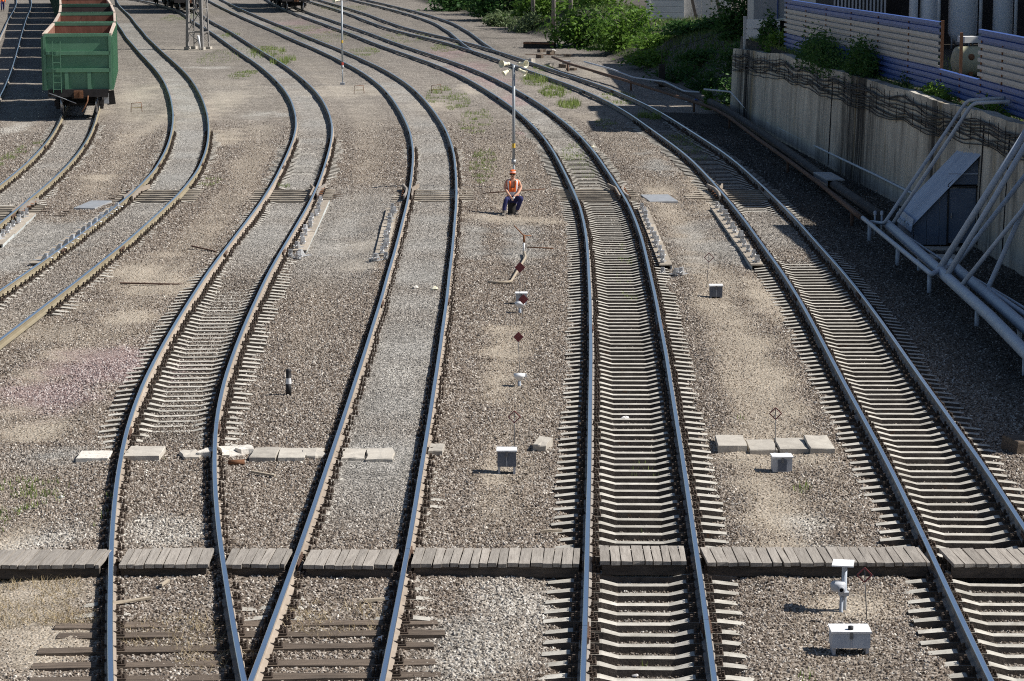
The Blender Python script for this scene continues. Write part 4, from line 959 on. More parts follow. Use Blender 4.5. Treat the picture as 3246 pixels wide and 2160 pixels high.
MB().box((.145, -.02, .86), (.045, .06, 1.7)).box((.955, -.02, .86), (.045, .06, 1.7)).box((.55, -.02, 1.68), (.86, .06, .05)).obj('door_frame', [M['dark_wall']], e)
MB().box((.55, -.02, 2.05), (.84, .03, .03)).obj('rail_strip', [M['shed_grey']], e)
MB().box((-.86, 1.35, .27), (.04, 2.7, .55)).obj('side_panel', [M['shed_wall']], e)
MB().box((-.98, 1.2, .40), (.02, 2.7, .38), M=Matrix.Rotation(.18, 4, 'Y')).obj('side_flap', [M['shed_grey']], e)
slab('flat paving slab at the foot of the shed door', 12.35, 72.3, .9, .7, .05, .1, 'slab', 0, .02, group=None)
slab('flat paving slab half under the thin grey pipe', 11.95, 70.6, .9, .8, .05, -.1, 'slab', 0, .02, group=None)

# ------------------------------------------------------------------ gondola wagons
def bogie_parts(e, y, far=False):
    b = MB().box((0, y, .62), (1.5, .5, .22)).obj('bogie', [M['underframe']], e)
    mb = MB()
    for s in (-1, 1):
        mb.box((s*1.02, y, .55), (.14, 2.3, .20)); mb.box((s*1.02, y, .35), (.16, .7, .34))
        for q in (-.92, .92): mb.box((s*1.03, y+q, .52), (.22, .30, .30))
    mb.obj('side_frame', [M['underframe']], b)
    for q in (-.92, .92):
        for s in (-1, 1):
            Mx = Matrix.Translation((s*.80, y+q, .475)) @ Matrix.Rotation(PI/2, 4, 'Y')
            MB().lathe([(.0, -.05), (.40, -.05), (.475, -.06), (.475, .06), (.40, .04), (0, .04)], 20, 0, Mx).obj('wheel', [M['wheel_steel' if q*1 < 0 and y < 0 else 'underframe']], b)
        MB().tube([(-.8, y+q, .475), (.8, y+q, .475)], .08, 8).obj('axle', [M['underframe']], b)
def gondola(label, loc, rz, body, inside, rim, near=False):
    """open gondola, origin on the rail plane at the middle, the near end at -y"""
    e = thing('gondola_wagon', label, 'wagon', loc, rz, 'gondola wagons standing in the yard')
    L, Wd, z0, z1 = 12.45, 3.12, 1.18, 3.70; t = .07
    h = z1-z0; zc = (z0+z1)/2
    for s in (-1, 1):
        MB().box((s*(Wd/2-t/2), 0, zc), (t, L, h)).box((s*(Wd/2-t-.004), 0, zc+.02), (.008, L-2*t, h-.05), 1).obj('side_wall', [M[body], M[inside]], e)
    for s in (-1, 1):
        MB().box((0, s*(L/2-t/2), zc), (Wd-2*t-.004, t, h)).box((0, s*(L/2-t-.004), zc+.02), (Wd-2*t-.03, .008, h-.05), 1).obj('end_wall', [M[body], M[inside]], e)
    MB().box((0, 0, z0+.06), (Wd-2*t, L-2*t, .08)).obj('floor', [M[inside]], e)
    mb = MB()
    for s in (-1, 1): mb.box((s*(Wd/2-.02), 0, z1+.045), (.13, L+.06, .11), jit=.012)
    mb.obj('side_rim', [M[rim]], e)
    for s in (-1, 1): MB().box((0, s*(L/2-.02), z1+.03), (Wd-.14, .13, .15)).obj('end_rim', [M[body]], e)
    mb = MB()
    for s in (-1, 1):
        for i in range(8):
            y = -L/2+.12+i*(L-.24)/7; mb.box((s*(Wd/2+.045), y, zc-.03), (.09, .16, h-.06))
    mb.obj('side_stakes', [M[body]], e)
    MB().box((0, 0, z0-.12), (2.7, L-.1, .22)).box((0, 0, z0-.28), (.6, L-.2, .3)).obj('underframe', [M['underframe']], e)
    for y in (-4.32, 4.32): bogie_parts(e, y)
    ends = (-1, 1) if near else (-1,)
    for s in ends:
        for zz in (z0+.92, z0+1.72):
            MB().box((0, s*(L/2+.055), zz), (Wd-.12, .11, .17)).obj('end_beam', [M[body]], e)
        for x in (-.52, .52):
            MB().box((x, s*(L/2+.05), z0+.40), (.17, .10, .88)).obj('end_stake', [M[body]], e)
        mb = MB().box((-Wd/2+.06, s*(L/2+.06), zc), (.12, .10, h)).box((Wd/2-.06, s*(L/2+.06), zc), (.12, .10, h))
        mb.obj('corner_post', [M[body]], e)
        MB().box((0, s*(L/2+.08), z0-.14), (Wd-.35, .14, .36)).obj('buffer_beam', [M['underframe']], e)
        mb = MB().box((0, s*(L/2+.28), z0-.17), (.26, .5, .30)).box((.02, s*(L/2+.58), z0-.17), (.42, .22, .34)).box((.13, s*(L/2+.72), z0-.17), (.12, .16, .32))
        mb.obj('coupler', [M['rust']], e)
    if near:
        s = -1
        mb = MB()
        for x in (-1.13, -.77): mb.bar((x, s*(L/2+.16), z0-.1), (x, s*(L/2+.16), z1-.25), .035, .035)
        for i in range(7): mb.bar((-1.13, s*(L/2+.16), z0+.05+i*.31), (-.77, s*(L/2+.16), z0+.05+i*.31), .03, .03)
        mb.obj('ladder', [M[body]], e)
        MB().tube([(-1.35, -L/2-.22, z0-.12), (-.6, -L/2-.3, z0-.40), (-.1, -L/2-.55, z0-.58)], .022, 6).obj('uncoupling_lever', [M['steel_grey']], e)
        MB().tube([(.45, -L/2-.35, z0-.25), (.42, -L/2-.45, z0-.5), (.28, -L/2-.5, z0-.78), (.16, -L/2-.5, z0-.98)], .035, 8).obj('air_hose', [M['rust']], e)
        MB().box((1.28, -L/2+.2, z0-.42), (.22, .5, .45)).obj('brake_gear', [M['steel_grey']], e)
        MB().bar((1.42, -L/2+.9, z0-.1), (1.5, -L/2+.95, z0-.75), .05, .4).obj('step', [M['underframe']], e)
    return e
t1 = TR['T1']
ordn = ['front', 'second', 'third', 'fourth', 'fifth', 'sixth', 'seventh', 'eighth', 'ninth', 'tenth', 'eleventh', 'twelfth']
WAG = []
for i in range(12):
    yc = 119.0+6.35+i*13.75
    y1_, y2_ = yc-4.3, yc+4.3
    xa, xb = float(t1.x(y1_)), float(t1.x(y2_))
    rz = -math.atan((xb-xa)/(y2_-y1_)); loc = ((xa+xb)/2, yc, .194)
    if i < 4:
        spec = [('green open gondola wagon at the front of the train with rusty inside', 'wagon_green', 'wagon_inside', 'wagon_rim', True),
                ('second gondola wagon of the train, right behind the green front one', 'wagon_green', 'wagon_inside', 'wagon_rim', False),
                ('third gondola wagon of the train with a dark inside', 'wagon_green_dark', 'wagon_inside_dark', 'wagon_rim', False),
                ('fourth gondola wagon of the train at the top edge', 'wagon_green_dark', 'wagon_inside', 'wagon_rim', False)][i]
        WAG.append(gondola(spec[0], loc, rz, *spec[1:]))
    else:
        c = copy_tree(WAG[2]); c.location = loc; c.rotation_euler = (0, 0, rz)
        c['label'] = ordn[i] + ' gondola wagon of the train counted from the green front one'
for key, ys, lb in (('T3', 258.5, 'dark wagon on the track behind the lattice mast at the top edge'), ('T5', 262.5, 'dark wagon standing at the top edge left of the far lamp pole'),
                    ('T5', 276.3, 'dark wagon coupled behind the one at the top edge'), ('T3', 272.2, 'dark wagon coupled behind the one by the lattice mast')):
    t = TR[key]; xa, xb = float(t.x(ys-4.3)), float(t.x(ys+4.3))
    c = copy_tree(WAG[2]); c.location = ((xa+xb)/2, ys, .194); c.rotation_euler = (0, 0, -math.atan((xb-xa)/8.6)); c['label'] = lb

# ------------------------------------------------------------------ loudspeaker poles, mast, posts
def horn(mb, M0, r=.17, L=.36):
    mb.lathe([(.03, 0), (.06, .02), (.08, .12), (.10, .2), (r, L), (r*1.04, L+.01), (r*.96, L), (.08, .18), (.0, .16)], 16, 0, M0)
    mb.lathe([(.0, -.12), (.065, -.12), (.075, -.05), (.065, .02), (.03, .03)], 12, 0, M0)
def speaker_pole(label, x, y, h, four=True, bands=()):
    e = thing('loudspeaker_pole', label, 'loudspeaker pole', (x, y, zg(x, y)-.02))
    MB().tube([(0, 0, 0), (0, 0, h*.24)], .035, 10).obj('lower_pole', [M['pole_grey']], e)
    MB().tube([(0, 0, h*.22), (0, 0, h)], .052, 12).obj('upper_pole', [M['pole_grey']], e)
    MB().lathe([(.035, h*.20), (.08, h*.20), (.08, h*.235), (.05, h*.235)], 12).obj('collar', [M['steel_grey']], e)
    MB().box((0, 0, .07), (.26, .26, .16)).obj('foot', [M['box_paint']], e)
    for f, mt in bands: MB().lathe([(.055, h*f), (.056, h*f+.01), (.056, h*f+.15), (.055, h*f+.16)], 12).obj('band', [M[mt]], e)
    MB().bar((-.34 if four else -.3, 0, h-.06), (.34, 0, h-.06), .03, .03).obj('cross_arm', [M['steel_grey']], e)
    spots = [(-.28, .12, -1, .12), (-.22, -.17, -1, -.35), (.28, .12, 1, .10), (.30, -.17, 1, -.30)] if four else [(-.28, .08, -1, .1)]
    for i, (sx, dz, s, tilt) in enumerate(spots):
        d = Vector((s*.72, -.70 if i % 2 == 0 else -.35, tilt-.1)).normalized()
        q = Vector((0, 0, 1)).rotation_difference(d).to_matrix().to_4x4()
        mb = MB(); horn(mb, Matrix.Translation((sx*.8, -.02, h-.05+dz*.8)) @ q @ Matrix.Scale(.78, 4), .17 if i % 2 == 0 else .13, .36 if i % 2 == 0 else .28)
        mb.obj('horn', [M['cream']], e)
    return e
speaker_pole('grey pole with four cream loudspeaker horns behind the seated worker', .06, 89.3, 4.32, True, [(.33, 'yellow_band')])
speaker_pole('grey pole with one horn and coloured bands left of the far curve', -9.58, 144.6, 4.75, False, [(.50, 'yellow_band'), (.24, 'red_band')])

e = thing('lattice_mast', 'dark steel lattice mast standing on the gravel at the top', 'mast', (-22.55, 184.2, zg(-22.5, 184)), R(-18))
hw = .58; H = 9.0
cn = [(-hw, -hw), (hw, -hw), (hw, hw), (-hw, hw)]
tp = lambda x, y, z: (x*(1-.035*z), y*(1-.035*z), z)
for x, y in cn:
    w_ = .20 if y < 0 else .09
    MB().bar((x, y, -.05), tp(x, y, H), w_, w_).obj('leg', [M['mast_steel']], e)
    MB().box((x, y, .08), (.36, .36, .24)).obj('footing', [M['slab']], e)
for i in range(4):
    (x0, y0), (x1, y1) = cn[i], cn[(i+1) % 4]
    for k, (za, zb) in enumerate(((.4, 1.25), (1.25, 2.9), (2.9, 5.0), (5.0, 7.2))):
        a_, b_ = ((x0, y0), (x1, y1)) if k % 2 else ((x1, y1), (x0, y0))
        MB().bar(tp(*a_, za), tp(*b_, zb), .05, .05).obj('brace', [M['mast_steel']], e)
        MB().bar(tp(x0, y0, zb), tp(x1, y1, zb), .06, .06).obj('girt', [M['mast_steel']], e)
tag(MB().tube([(0, 0, 0), (-.1, -.2, 1.05)], .08, 10).obj('leaning_tube', [M['white_paint']], None, (-22.3, 183.3, zg(-22.3, 183.3))), 'short white tube leaning inside the foot of the lattice mast', 'tube')

e = thing('marker_bollard', 'short black bollard with a white band in the gravel', 'bollard', (-4.42, 49.62, zg(-4.42, 49.62)-.02))
MB().lathe([(.0, 0), (.055, 0), (.055, .30), (.05, .30), (.05, .5), (.045, .54), (0, .55)], 14).obj('post', [M['black_paint']], e)
MB().lathe([(.0575, .25), (.058, .26), (.045, .43), (.0445, .44)], 14).obj('white_band', [M['white_paint']], e)

# ------------------------------------------------------------------ signal boxes and diamond markers
def diamond(label, x, y, ztop, solid, lean=0.0, s=.115):
    e = thing('diamond_marker', label, 'marker', (x, y, zg(x, y)-.01), 0, 'diamond markers on thin rods')
    zc = ztop-s*.2
    MB().tube([(0, 0, -.1), (lean*.6, 0, zc*.6), (lean, 0, zc-s*(.9 if solid else -.8))], .0075, 5).obj('rod', [M['rod_grey']], e)
    if solid:
        mb = MB().add([(0, 0, -s), (s, 0, 0), (0, 0, s), (-s, 0, 0), (0, .012, -s), (s, .012, 0), (0, .012, s), (-s, .012, 0)],
                      [(0, 1, 2, 3), (7, 6, 5, 4), (0, 4, 5, 1), (1, 5, 6, 2), (2, 6, 7, 3), (3, 7, 4, 0)])
    else:
        mb = MB(); P = [(0, -s), (s, 0), (0, s), (-s, 0)]
        for i in range(4):
            a, b = P[i], P[(i+1) % 4]; mb.bar((a[0], 0, a[1]), (b[0], 0, b[1]), .022, .016)
    mb.obj('plate', [M['sign_red']], e, (lean, -.012, zc))
    return e
diamond('open red diamond marker on a rod behind the large grey box', 4.80, 33.35, .66, False, -.055, .10)
diamond('open red diamond marker over the dark fronted box at the slab crossing', .05, 43.7, .80, False, -.01, .105)
diamond('solid red diamond marker on a rod above the white funnel post', .16, 51.2, .97, True, -.03, .105)
diamond('solid red diamond marker seen above the bent rusty rod', .19, 60.7, 1.12, True, .0, .13)
diamond('solid red diamond marker in front of the pale box below the bent rod', .22, 58.7, .63, True, .045, .12)
diamond('open red diamond marker over the small box right of the sleeper track', 5.0, 64.9, .79, False, .055, .12)
diamond('open red diamond marker over the small box at the row of four slabs', 4.60, 43.6, .86, False, -.01, .105)

def sig_box(label, x, y, w, d, h, legs=.08, front='grey_paint', rz=0.0, panel=False):
    e = thing('trackside_box', label, 'trackside box', (x, y, zg(x, y)-.02), rz, 'grey trackside boxes')
    MB().box((0, 0, legs+h/2), (w, d, h)).obj('body', [M[front]], e)
    mb = MB().box((0, 0, legs+h+.012), (w+.03, d+.04, .026), jit=.003); mb.obj('lid', [M['white_paint']], e)
    for s in (-1, 1): MB().box((s*(w/2-.03), 0, legs/2-.03), (.04, d*.8, legs+.10)).obj('leg', [M['box_paint']], e)
    MB().box((0, -d/2-.012, legs+h*.86), (.04, .02, .09)).obj('latch', [M['rod_grey']], e)
    for s in (-1, 1): MB().box((s*w*.3, d/2+.015, legs+h), (.05, .03, .05)).obj('hinge', [M['box_paint']], e)
    MB().box((0, -d/2-.004, legs+h/2), (.012, .008, h*.95)).obj('seam', [M['box_paint']], e)
    if panel: MB().box((-w*.02, -d/2-.006, legs+h*.48), (w*.46, .008, h*.8)).obj('dark_panel', [M['box_dark']], e)
    return e
b = sig_box('large grey lidded trackside box at the bottom right', 4.36, 31.85, .49, .34, .20, .13, 'grey_paint')
MB().lathe([(.0, -.03), (.035, -.03), (.035, .02), (.0, .02)], 8, 0, Matrix.Translation((0, -.08, .38))).obj('lock', [M['black_paint']], b)
sig_box('dark fronted box on legs left of the sleeper track at the slab crossing', -.09, 42.5, .32, .28, .26, .16, 'box_dark')
sig_box('pale box below the bent rusty rod, half behind a white funnel', .23, 62.0, .27, .24, .22, .06, 'box_paint')
sig_box('dark fronted box with white lid right of the sleeper track', 5.09, 63.0, .31, .26, .26, .06, 'box_dark')
sig_box('pale box with a dark panel in front of the row of four slabs', 4.62, 42.75, .33, .28, .25, .03, 'box_paint', .02, True)
def funnel_post(label, x, y, s=1.0):
    e = thing('cable_funnel', label, 'cable post', (x, y, zg(x, y)-.02), 0, 'white cable funnels on short posts')
    MB().tube([(0, 0, -.1), (0, 0, .17*s)], .035*s, 10).obj('post', [M['grey_paint']], e)
    MB().lathe([(.035*s, .13*s), (.06*s, .16*s), (.115*s, .22*s), (.118*s, .27*s), (.0, .285*s)], 16).obj('funnel', [M['white_paint']], e)
    MB().box((.12*s, 0, .24*s), (.06*s, .05, .06*s)).obj('lug', [M['white_paint']], e)
funnel_post('white cable funnel on a short post below the solid diamond', .15, 50.7)
funnel_post('white cable funnel in front of the pale box near the bent rod', .19, 60.55, 1.05)
e = thing('dwarf_signal', 'grey dwarf signal with a square plate on its post in front of the planks', 'signal', (4.55, 33.9, zg(4.55, 33.9)-.02))
MB().tube([(0, 0, -.1), (0, 0, .66)], .037, 12).obj('post', [M['grey_paint']], e)
MB().box((-.02, 0, .675), (.29, .36, .018), M=Matrix.Translation((0, 0, 0)) @ Matrix.Rotation(.0, 4, 'X')).obj('top_plate', [M['white_paint']], e, (0, 0, 0), (0, 0, -.18))
hd = MB().lathe([(0, .0), (.085, .0), (.10, .03), (.105, .10), (.085, .125), (.0, .13)], 18, 0, Matrix.Translation((-.09, -.04, .30))).obj('lamp_head', [M['box_paint']], e)
MB().lathe([(.03, 0), (.05, .0), (.05, .03), (.028, .03)], 12, 0, Matrix.Translation((-.06, -.155, .345)) @ Matrix.Rotation(PI/2, 4, 'X')).obj('eyelet', [M['box_paint']], hd)
MB().lathe([(.0, .001), (.03, .0), (.0, .02)], 12, 0, Matrix.Translation((-.06, -.158, .345)) @ Matrix.Rotation(PI/2, 4, 'X')).obj('lens', [M['black_paint']], hd)
MB().tube([(-.03, -.03, .30), (-.04, -.05, .16), (-.05, -.10, .03), (-.02, -.13, -.05)], .026, 8).obj('cable_hose', [M['grey_paint']], e)
MB().box((-.01, -.03, .26), (.14, .10, .05)).obj('bracket', [M['box_paint']], e)

# ------------------------------------------------------------------ brake shoe racks and shoes
def shoe_mesh(seed):
    rnd = random.Random(seed); mb = MB()
    mb.add([(-.045, -.16, 0), (.045, -.16, 0), (.045, .20, 0), (-.045, .20, 0), (-.045, -.16, .022), (.045, -.16, .022), (.045, .20, .008), (-.045, .20, .008)],
           [(0, 3, 2, 1), (4, 5, 6, 7), (0, 1, 5, 4), (1, 2, 6, 5), (2, 3, 7, 6), (3, 0, 4, 7)], 0)
    mb.add([(-.04, -.14, .02), (.04, -.14, .02), (.04, .0, .02), (-.04, .0, .02), (-.04, -.15, .15), (.04, -.15, .15), (.04, -.09, .15), (-.04, -.09, .15)],
           [(0, 3, 2, 1), (4, 5, 6, 7), (0, 1, 5, 4), (1, 2, 6, 5), (2, 3, 7, 6), (3, 0, 4, 7)], 0)
    mb.tube([(-.03, -.15, .08), (-.03, -.26, .06), (.03, -.26, .06), (.03, -.15, .08)], .011, 6, 0)
    mb.v = [(x*1.25, y*1.25, z*1.35) for x, y, z in mb.v]
    return mb.mesh('brake_shoe', [M['shoe_steel']])
SHOES = [shoe_mesh(i) for i in range(3)]
ORD = ['nearest', 'second nearest', 'third nearest', 'fourth nearest', 'fifth nearest', 'sixth nearest', 'seventh nearest', 'eighth nearest', 'ninth nearest', 'tenth nearest', 'eleventh nearest', 'twelfth nearest', 'thirteenth nearest', 'fourteenth nearest']
def rack(where, a, b, w, n, mat='rack_plank', side=1, facing=0):
    a, b = Vector((*a, 0)), Vector((*b, 0)); c = (a+b)/2; L = (b-a).length; rz = math.atan2(-(b-a).x, (b-a).y)
    e = thing('shoe_rack', 'long low rack carrying brake shoes ' + where, 'rack', (c.x, c.y, -.03), rz, 'brake shoe racks beside the rails')
    k = 3
    for i in range(k):
        MB().box((0, -L/2+L*(i+.5)/k, .085), (w, L/k-.03, .035), jit=.006).obj('plank', [M[mat]], e)
        MB().box((side*(w/2-.02), -L/2+L*(i+.5)/k, .03), (.035, L/k-.04, .13)).obj('side_board', [M['rack_pale']], e)
        MB().box((0, -L/2+L*(i+.5)/k, .02), (w*.8, .16, .10)).obj('bearer', [M['board_beam']], e)
    for i in range(n):
        t = (i+.5)/n; p = a+(b-a)*t
        ang = rz + (PI/2 if facing else 0) + random.uniform(-.35, .35)
        off = Vector((math.cos(rz), math.sin(rz), 0))*(-side*w*.12+random.uniform(-.03, .03))
        o = place('brake_shoe', random.choice(SHOES), None, (p.x+off.x, p.y+off.y, .075), (0, 0, ang))
        tag(o, ORD[i] + ' brake shoe on the rack ' + where, 'brake shoe', 'brake shoes lined up on the racks')
def spill(where, pts):
    for i, (x, y) in enumerate(pts):
        o = place('brake_shoe', random.choice(SHOES), None, (x, y, zg(x, y)+.01), (0, 0, random.uniform(-1, 1)))
        tag(o, ['left', 'middle', 'right'][i] + ' loose brake shoe before the rack ' + where, 'brake shoe', 'brake shoes on the gravel')
rack('right of the S bend track', (-5.98, 71.2), (-6.25, 84.2), .40, 13)
rack('left of the grey ballasted track', (-3.64, 70.2), (-3.86, 81.8), .36, 13, 'rack_plank', -1)
rack('right of the bare sleeper track', (4.15, 68.2), (4.22, 82.0), .34, 13)
rack('left of the rightmost track', (6.62, 68.2), (6.60, 82.4), .34, 13, 'rack_plank', -1)
rack('left of the left edge track', (-12.90, 68.5), (-12.86, 82.0), .36, 13, 'rack_plank', -1, 1)
rack('right of the wagon track', (-14.78, 72.5), (-15.28, 80.4), .38, 10)
spill('right of the S bend track', [(-6.16, 70.5), (-5.98, 70.1), (-5.80, 70.6)])
spill('left of the grey ballasted track', [(-3.82, 69.6), (-3.64, 69.4), (-3.46, 69.7)])
spill('right of the bare sleeper track', [(4.05, 67.4), (4.3, 67.2), (4.55, 67.0)])
# shoe ejectors: wing rails bolted beside the running rail
def ejector(key, side, yc, label):
    t = TR[key]; x, y = t.at(yc, side*.797); rz = -math.atan(float(t.slope(yc)))
    e = thing('shoe_ejector', label, 'rail device', (float(x), float(y), .0), rz, 'shoe ejectors bolted to the rails')
    s = side
    mb = MB()
    pts = [(s*.16, -2.0), (s*.10, -1.0), (s*.10, .4), (s*.26, 1.8)]
    for (xa, ya), (xb, yb) in zip(pts[:-1], pts[1:]): mb.bar((xa, ya, .12), (xb, yb, .12), .06, .15)
    mb.obj('wing_rail', [M['rail_side_dark']], e)
    mb = MB()
    for (xa, ya), (xb, yb) in (((-s*.11, -1.8), (-s*.10, .8)), ((-s*.10, .8), (-s*.28, 2.0))): mb.bar((xa, ya, .11), (xb, yb, .11), .05, .14)
    mb.obj('guard_rail', [M['rail_side']], e)
    for q in (-1.4, -.7, 0, .7, 1.3):
        MB().box((s*.05, q, .05), (.46, .14, .06)).obj('chair', [M['fastening']], e)
        MB().tube([(-.2, q, .12), (.26*s, q, .12)], .02, 6).obj('bolt', [M['rust']], e)
    return e
ejector('T3', 1, 86.4, 'shoe ejector with wing rail on the S bend track')
ejector('T4', -1, 86.4, 'shoe ejector with wing rail on the grey ballasted track')
ejector('T5', 1, 86.4, 'shoe ejector with wing rail on the bare sleeper track')
ejector('T6', -1, 86.4, 'shoe ejector with wing rail on the rightmost track')
ejector('T2', -1, 86.2, 'shoe ejector with wing rail on the track leaving at the left edge')
ejector('T1', 1, 81.8, 'shoe ejector with wing rail on the wagon track')
def stub_timbers(label, x, y, rz, n=4, L=.95):
    e = thing('timber_grate', label, 'timbers', (x, y, -.02), rz, 'short timbers beside the shoe ejectors')
    for i in range(n): MB().box((0, -1.0+i*.66, -.03), (L, .20, .06), jit=.01).obj('timber', [M['timber_pale' if 'brown' in label else 'sleeper_timber']], e)
stub_timbers('dark short timbers right of the S bend shoe ejector', -5.9, 86.5, .05)
stub_timbers('brown short timbers right of the bare sleeper track ejector', 4.2, 86.5, -.02)
stub_timbers('brown short timbers left of the rightmost track ejector', 6.35, 86.7, 0)
stub_timbers('dark short timbers right of the wagon track ejector', -14.7, 81.5, .06)
stub_timbers('dark short timbers left of the ejector on the track leaving at the left edge', -13.3, 86.0, .02, 3, .8)
slab('thin grey metal plate on the gravel beside the bare sleeper track ejector', 4.95, 85.4, .95, 2.1, .04, .1, 'steel_grey', 0, .004, name='metal_plate', cat='plate', group=None)
slab('thin grey metal plate lying beside the left ejector and rack', -13.75, 83.3, .7, 2.2, .035, -.1, 'steel_grey', 0, .004, name='metal_plate', cat='plate', group=None)

# bent standpipe between the grey ballasted and the sleeper track
e = thing('bent_standpipe', 'rusty bent standpipe with lever in front of the seated worker', 'standpipe', (.32, 71.3, 0))
MB().tube([(0, 0, -.05), (.02, 0, .30)], .028, 8).obj('post', [M['white_paint']], e)
MB().tube([(.02, 0, .28), (.02, 0, .50)], .035, 8).obj('head', [M['rust']], e)
MB().tube([(.02, 0, .46), (-.26, .3, .72)], .018, 6).obj('lever', [M['rust']], e)
MB().tube([(.02, 0, .47), (.22, .1, .46)], .018, 6).obj('spout', [M['rust']], e)
MB().tube(rounded([(.02, -.1, .02), (.06, -1.2, .03), (-.02, -2.2, .03), (-.36, -6.2, .03), (-.95, -6.2, .03)], .35), .035, 8).obj('drain_pipe', [M['dry_wood']], e)
MB().tube([(.1, 1.0, .02), (.85, .6, .03)], .018, 6).obj('side_pipe', [M['rust']], e)

# ------------------------------------------------------------------ people
def skin_figure(name, verts, edges, radii, mats, parent, root=0, sub=2):
    me = bpy.data.meshes.new(name); me.from_pydata(verts, edges, [])
    o = place(name, me, parent)
    md = o.modifiers.new('skin', 'SKIN'); md.use_smooth_shade = True; md.branch_smoothing = .4
    sv = me.skin_vertices[0].data
    for i, r_ in enumerate(radii): sv[i].radius = (r_, r_) if not isinstance(r_, tuple) else r_
    sv[root].use_root = True
    sb = o.modifiers.new('sub', 'SUBSURF'); sb.levels = sub; sb.render_levels = sub
    me.materials.append(mats)
    return o
def seated_worker(loc):
    e = thing('person', 'person in orange vest, cap and navy trousers sitting with hands together', 'person', loc)
    V_ = [(0, 0, .50), (0, .02, .68), (0, -.02, .90), (0, -.04, 1.06), (0, -.055, 1.14), (0, -.075, 1.22), (0, -.085, 1.31),   # 0-6 pelvis..head
          (-.19, -.03, 1.05), (-.255, -.06, .84), (-.13, -.28, .66), (-.05, -.40, .58),                                          # 7-10 right arm
          (.19, -.03, 1.05), (.27, -.07, .84), (.17, -.27, .68), (.03, -.40, .585),                                               # 11-14 left arm
          (-.10, -.02, .49), (-.19, -.43, .52), (-.26, -.47, .28), (-.27, -.50, .09),                                             # 15-18 right leg
          (.12, -.02, .49), (.29, -.40, .55), (.19, -.30, .30), (.13, -.20, .09)]                                                  # 19-22 left leg
    E_ = [(0, 1), (1, 2), (2, 3), (3, 4), (4, 5), (5, 6), (3, 7), (7, 8), (8, 9), (9, 10), (3, 11), (11, 12), (12, 13), (13, 14),
          (0, 15), (15, 16), (16, 17), (17, 18), (0, 19), (19, 20), (20, 21), (21, 22)]
    r_ = [.13, .125, .14, .12, .055, .075, .085, .062, .048, .042, .032, .062, .048, .042, .032, .085, .068, .052, .04, .085, .068, .052, .04]
    skin_figure('body', V_, E_, r_, M['skin'], e)
    # trousers
    tv = [V_[0], V_[15], V_[16], V_[17], (-.27, -.495, .13), V_[19], V_[20], V_[21], (.14, -.22, .14)]
    skin_figure('trousers', tv, [(0, 1), (1, 2), (2, 3), (3, 4), (0, 5), (5, 6), (6, 7), (7, 8)], [.155, .105, .085, .075, .072, .105, .085, .075, .072], M['trousers_navy'], e)
    # vest: open at the arms, V neck
    mb = MB(); rings = [(.50, .185, .145, .0), (.60, .18, .14, .01), (.72, .175, .135, .0), (.85, .185, .14, -.02), (.97, .195, .135, -.035), (1.06, .20, .115, -.045), (1.105, .13, .08, -.05)]
    n = 20
    for z, rx, ry, yo in rings:
        for j in range(n):
            t = 2*PI*j/n; mb.v.append((rx*math.cos(t), yo+ry*math.sin(t), z))
    for i in range(len(rings)-1):
        for j in range(n):
            zmid = (rings[i][0]+rings[i+1][0])/2; ang = (j+.5)/n*360
            front = abs(ang-270) < (30 if zmid > 1.03 else 20 if zmid > .95 else 12 if zmid > .88 else 0)
            arm = (zmid > .88) and (ang < 24 or ang > 336 or abs(ang-180) < 24) and zmid < 1.05
            if front or arm: continue
            strip = (.60 < zmid < .72) or (zmid > .66 and (abs(ang-228) < 10 or abs(ang-312) < 10))
            mb.f.append((i*n+j, i*n+(j+1) % n, (i+1)*n+(j+1) % n, (i+1)*n+j)); mb.m.append(1 if strip else 0); mb.sm.append(True)
    v = mb.obj('vest', [M['vest_orange'], M['vest_strip']], e); so = v.modifiers.new('t', 'SOLIDIFY'); so.thickness = .012; so.offset = 1
    # head details, cap
    cap = MB().lathe([(.098, 1.315), (.102, 1.34), (.098, 1.385), (.07, 1.42), (0, 1.43)], 18, 0, Matrix.Translation((0, -.085, 0))).obj('cap', [M['vest_orange']], e)
    MB().lathe([(.104, 1.335), (.1045, 1.34), (.1045, 1.37), (.102, 1.375)], 18, 0, Matrix.Translation((0, -.085, 0))).obj('cap_band', [M['vest_strip']], cap)
    MB().poly_prism([(-.085, -.15), (-.06, -.235), (0, -.255), (.06, -.235), (.085, -.15)], 1.325, 1.338).obj('visor', [M['vest_orange']], cap)
    MB().lathe([(.088, 1.255), (.096, 1.28), (.098, 1.315)], 16, 0, Matrix.Translation((0, -.072, 0))).obj('hair', [M['hair']], e)
    MB().add([(-.016, -.165, 1.255), (.016, -.165, 1.255), (0, -.20, 1.258), (0, -.17, 1.30)], [(0, 1, 2), (0, 2, 3), (1, 3, 2)]).obj('nose', [M['skin']], e)
    mb = MB()
    for s in (-1, 1): mb.box((s*.034, -.166, 1.293), (.03, .012, .012))
    mb.box((0, -.157, 1.215), (.05, .012, .01)); mb.obj('eyes_and_mouth', [M['hair']], e)
    for s in (-1, 1): MB().lathe([(0, -.012), (.024, -.01), (.026, 0), (0, .012)], 8, 0, Matrix.Translation((s*.092, -.075, 1.275)) @ Matrix.Rotation(PI/2, 4, 'Y')).obj('ear', [M['skin']], e)
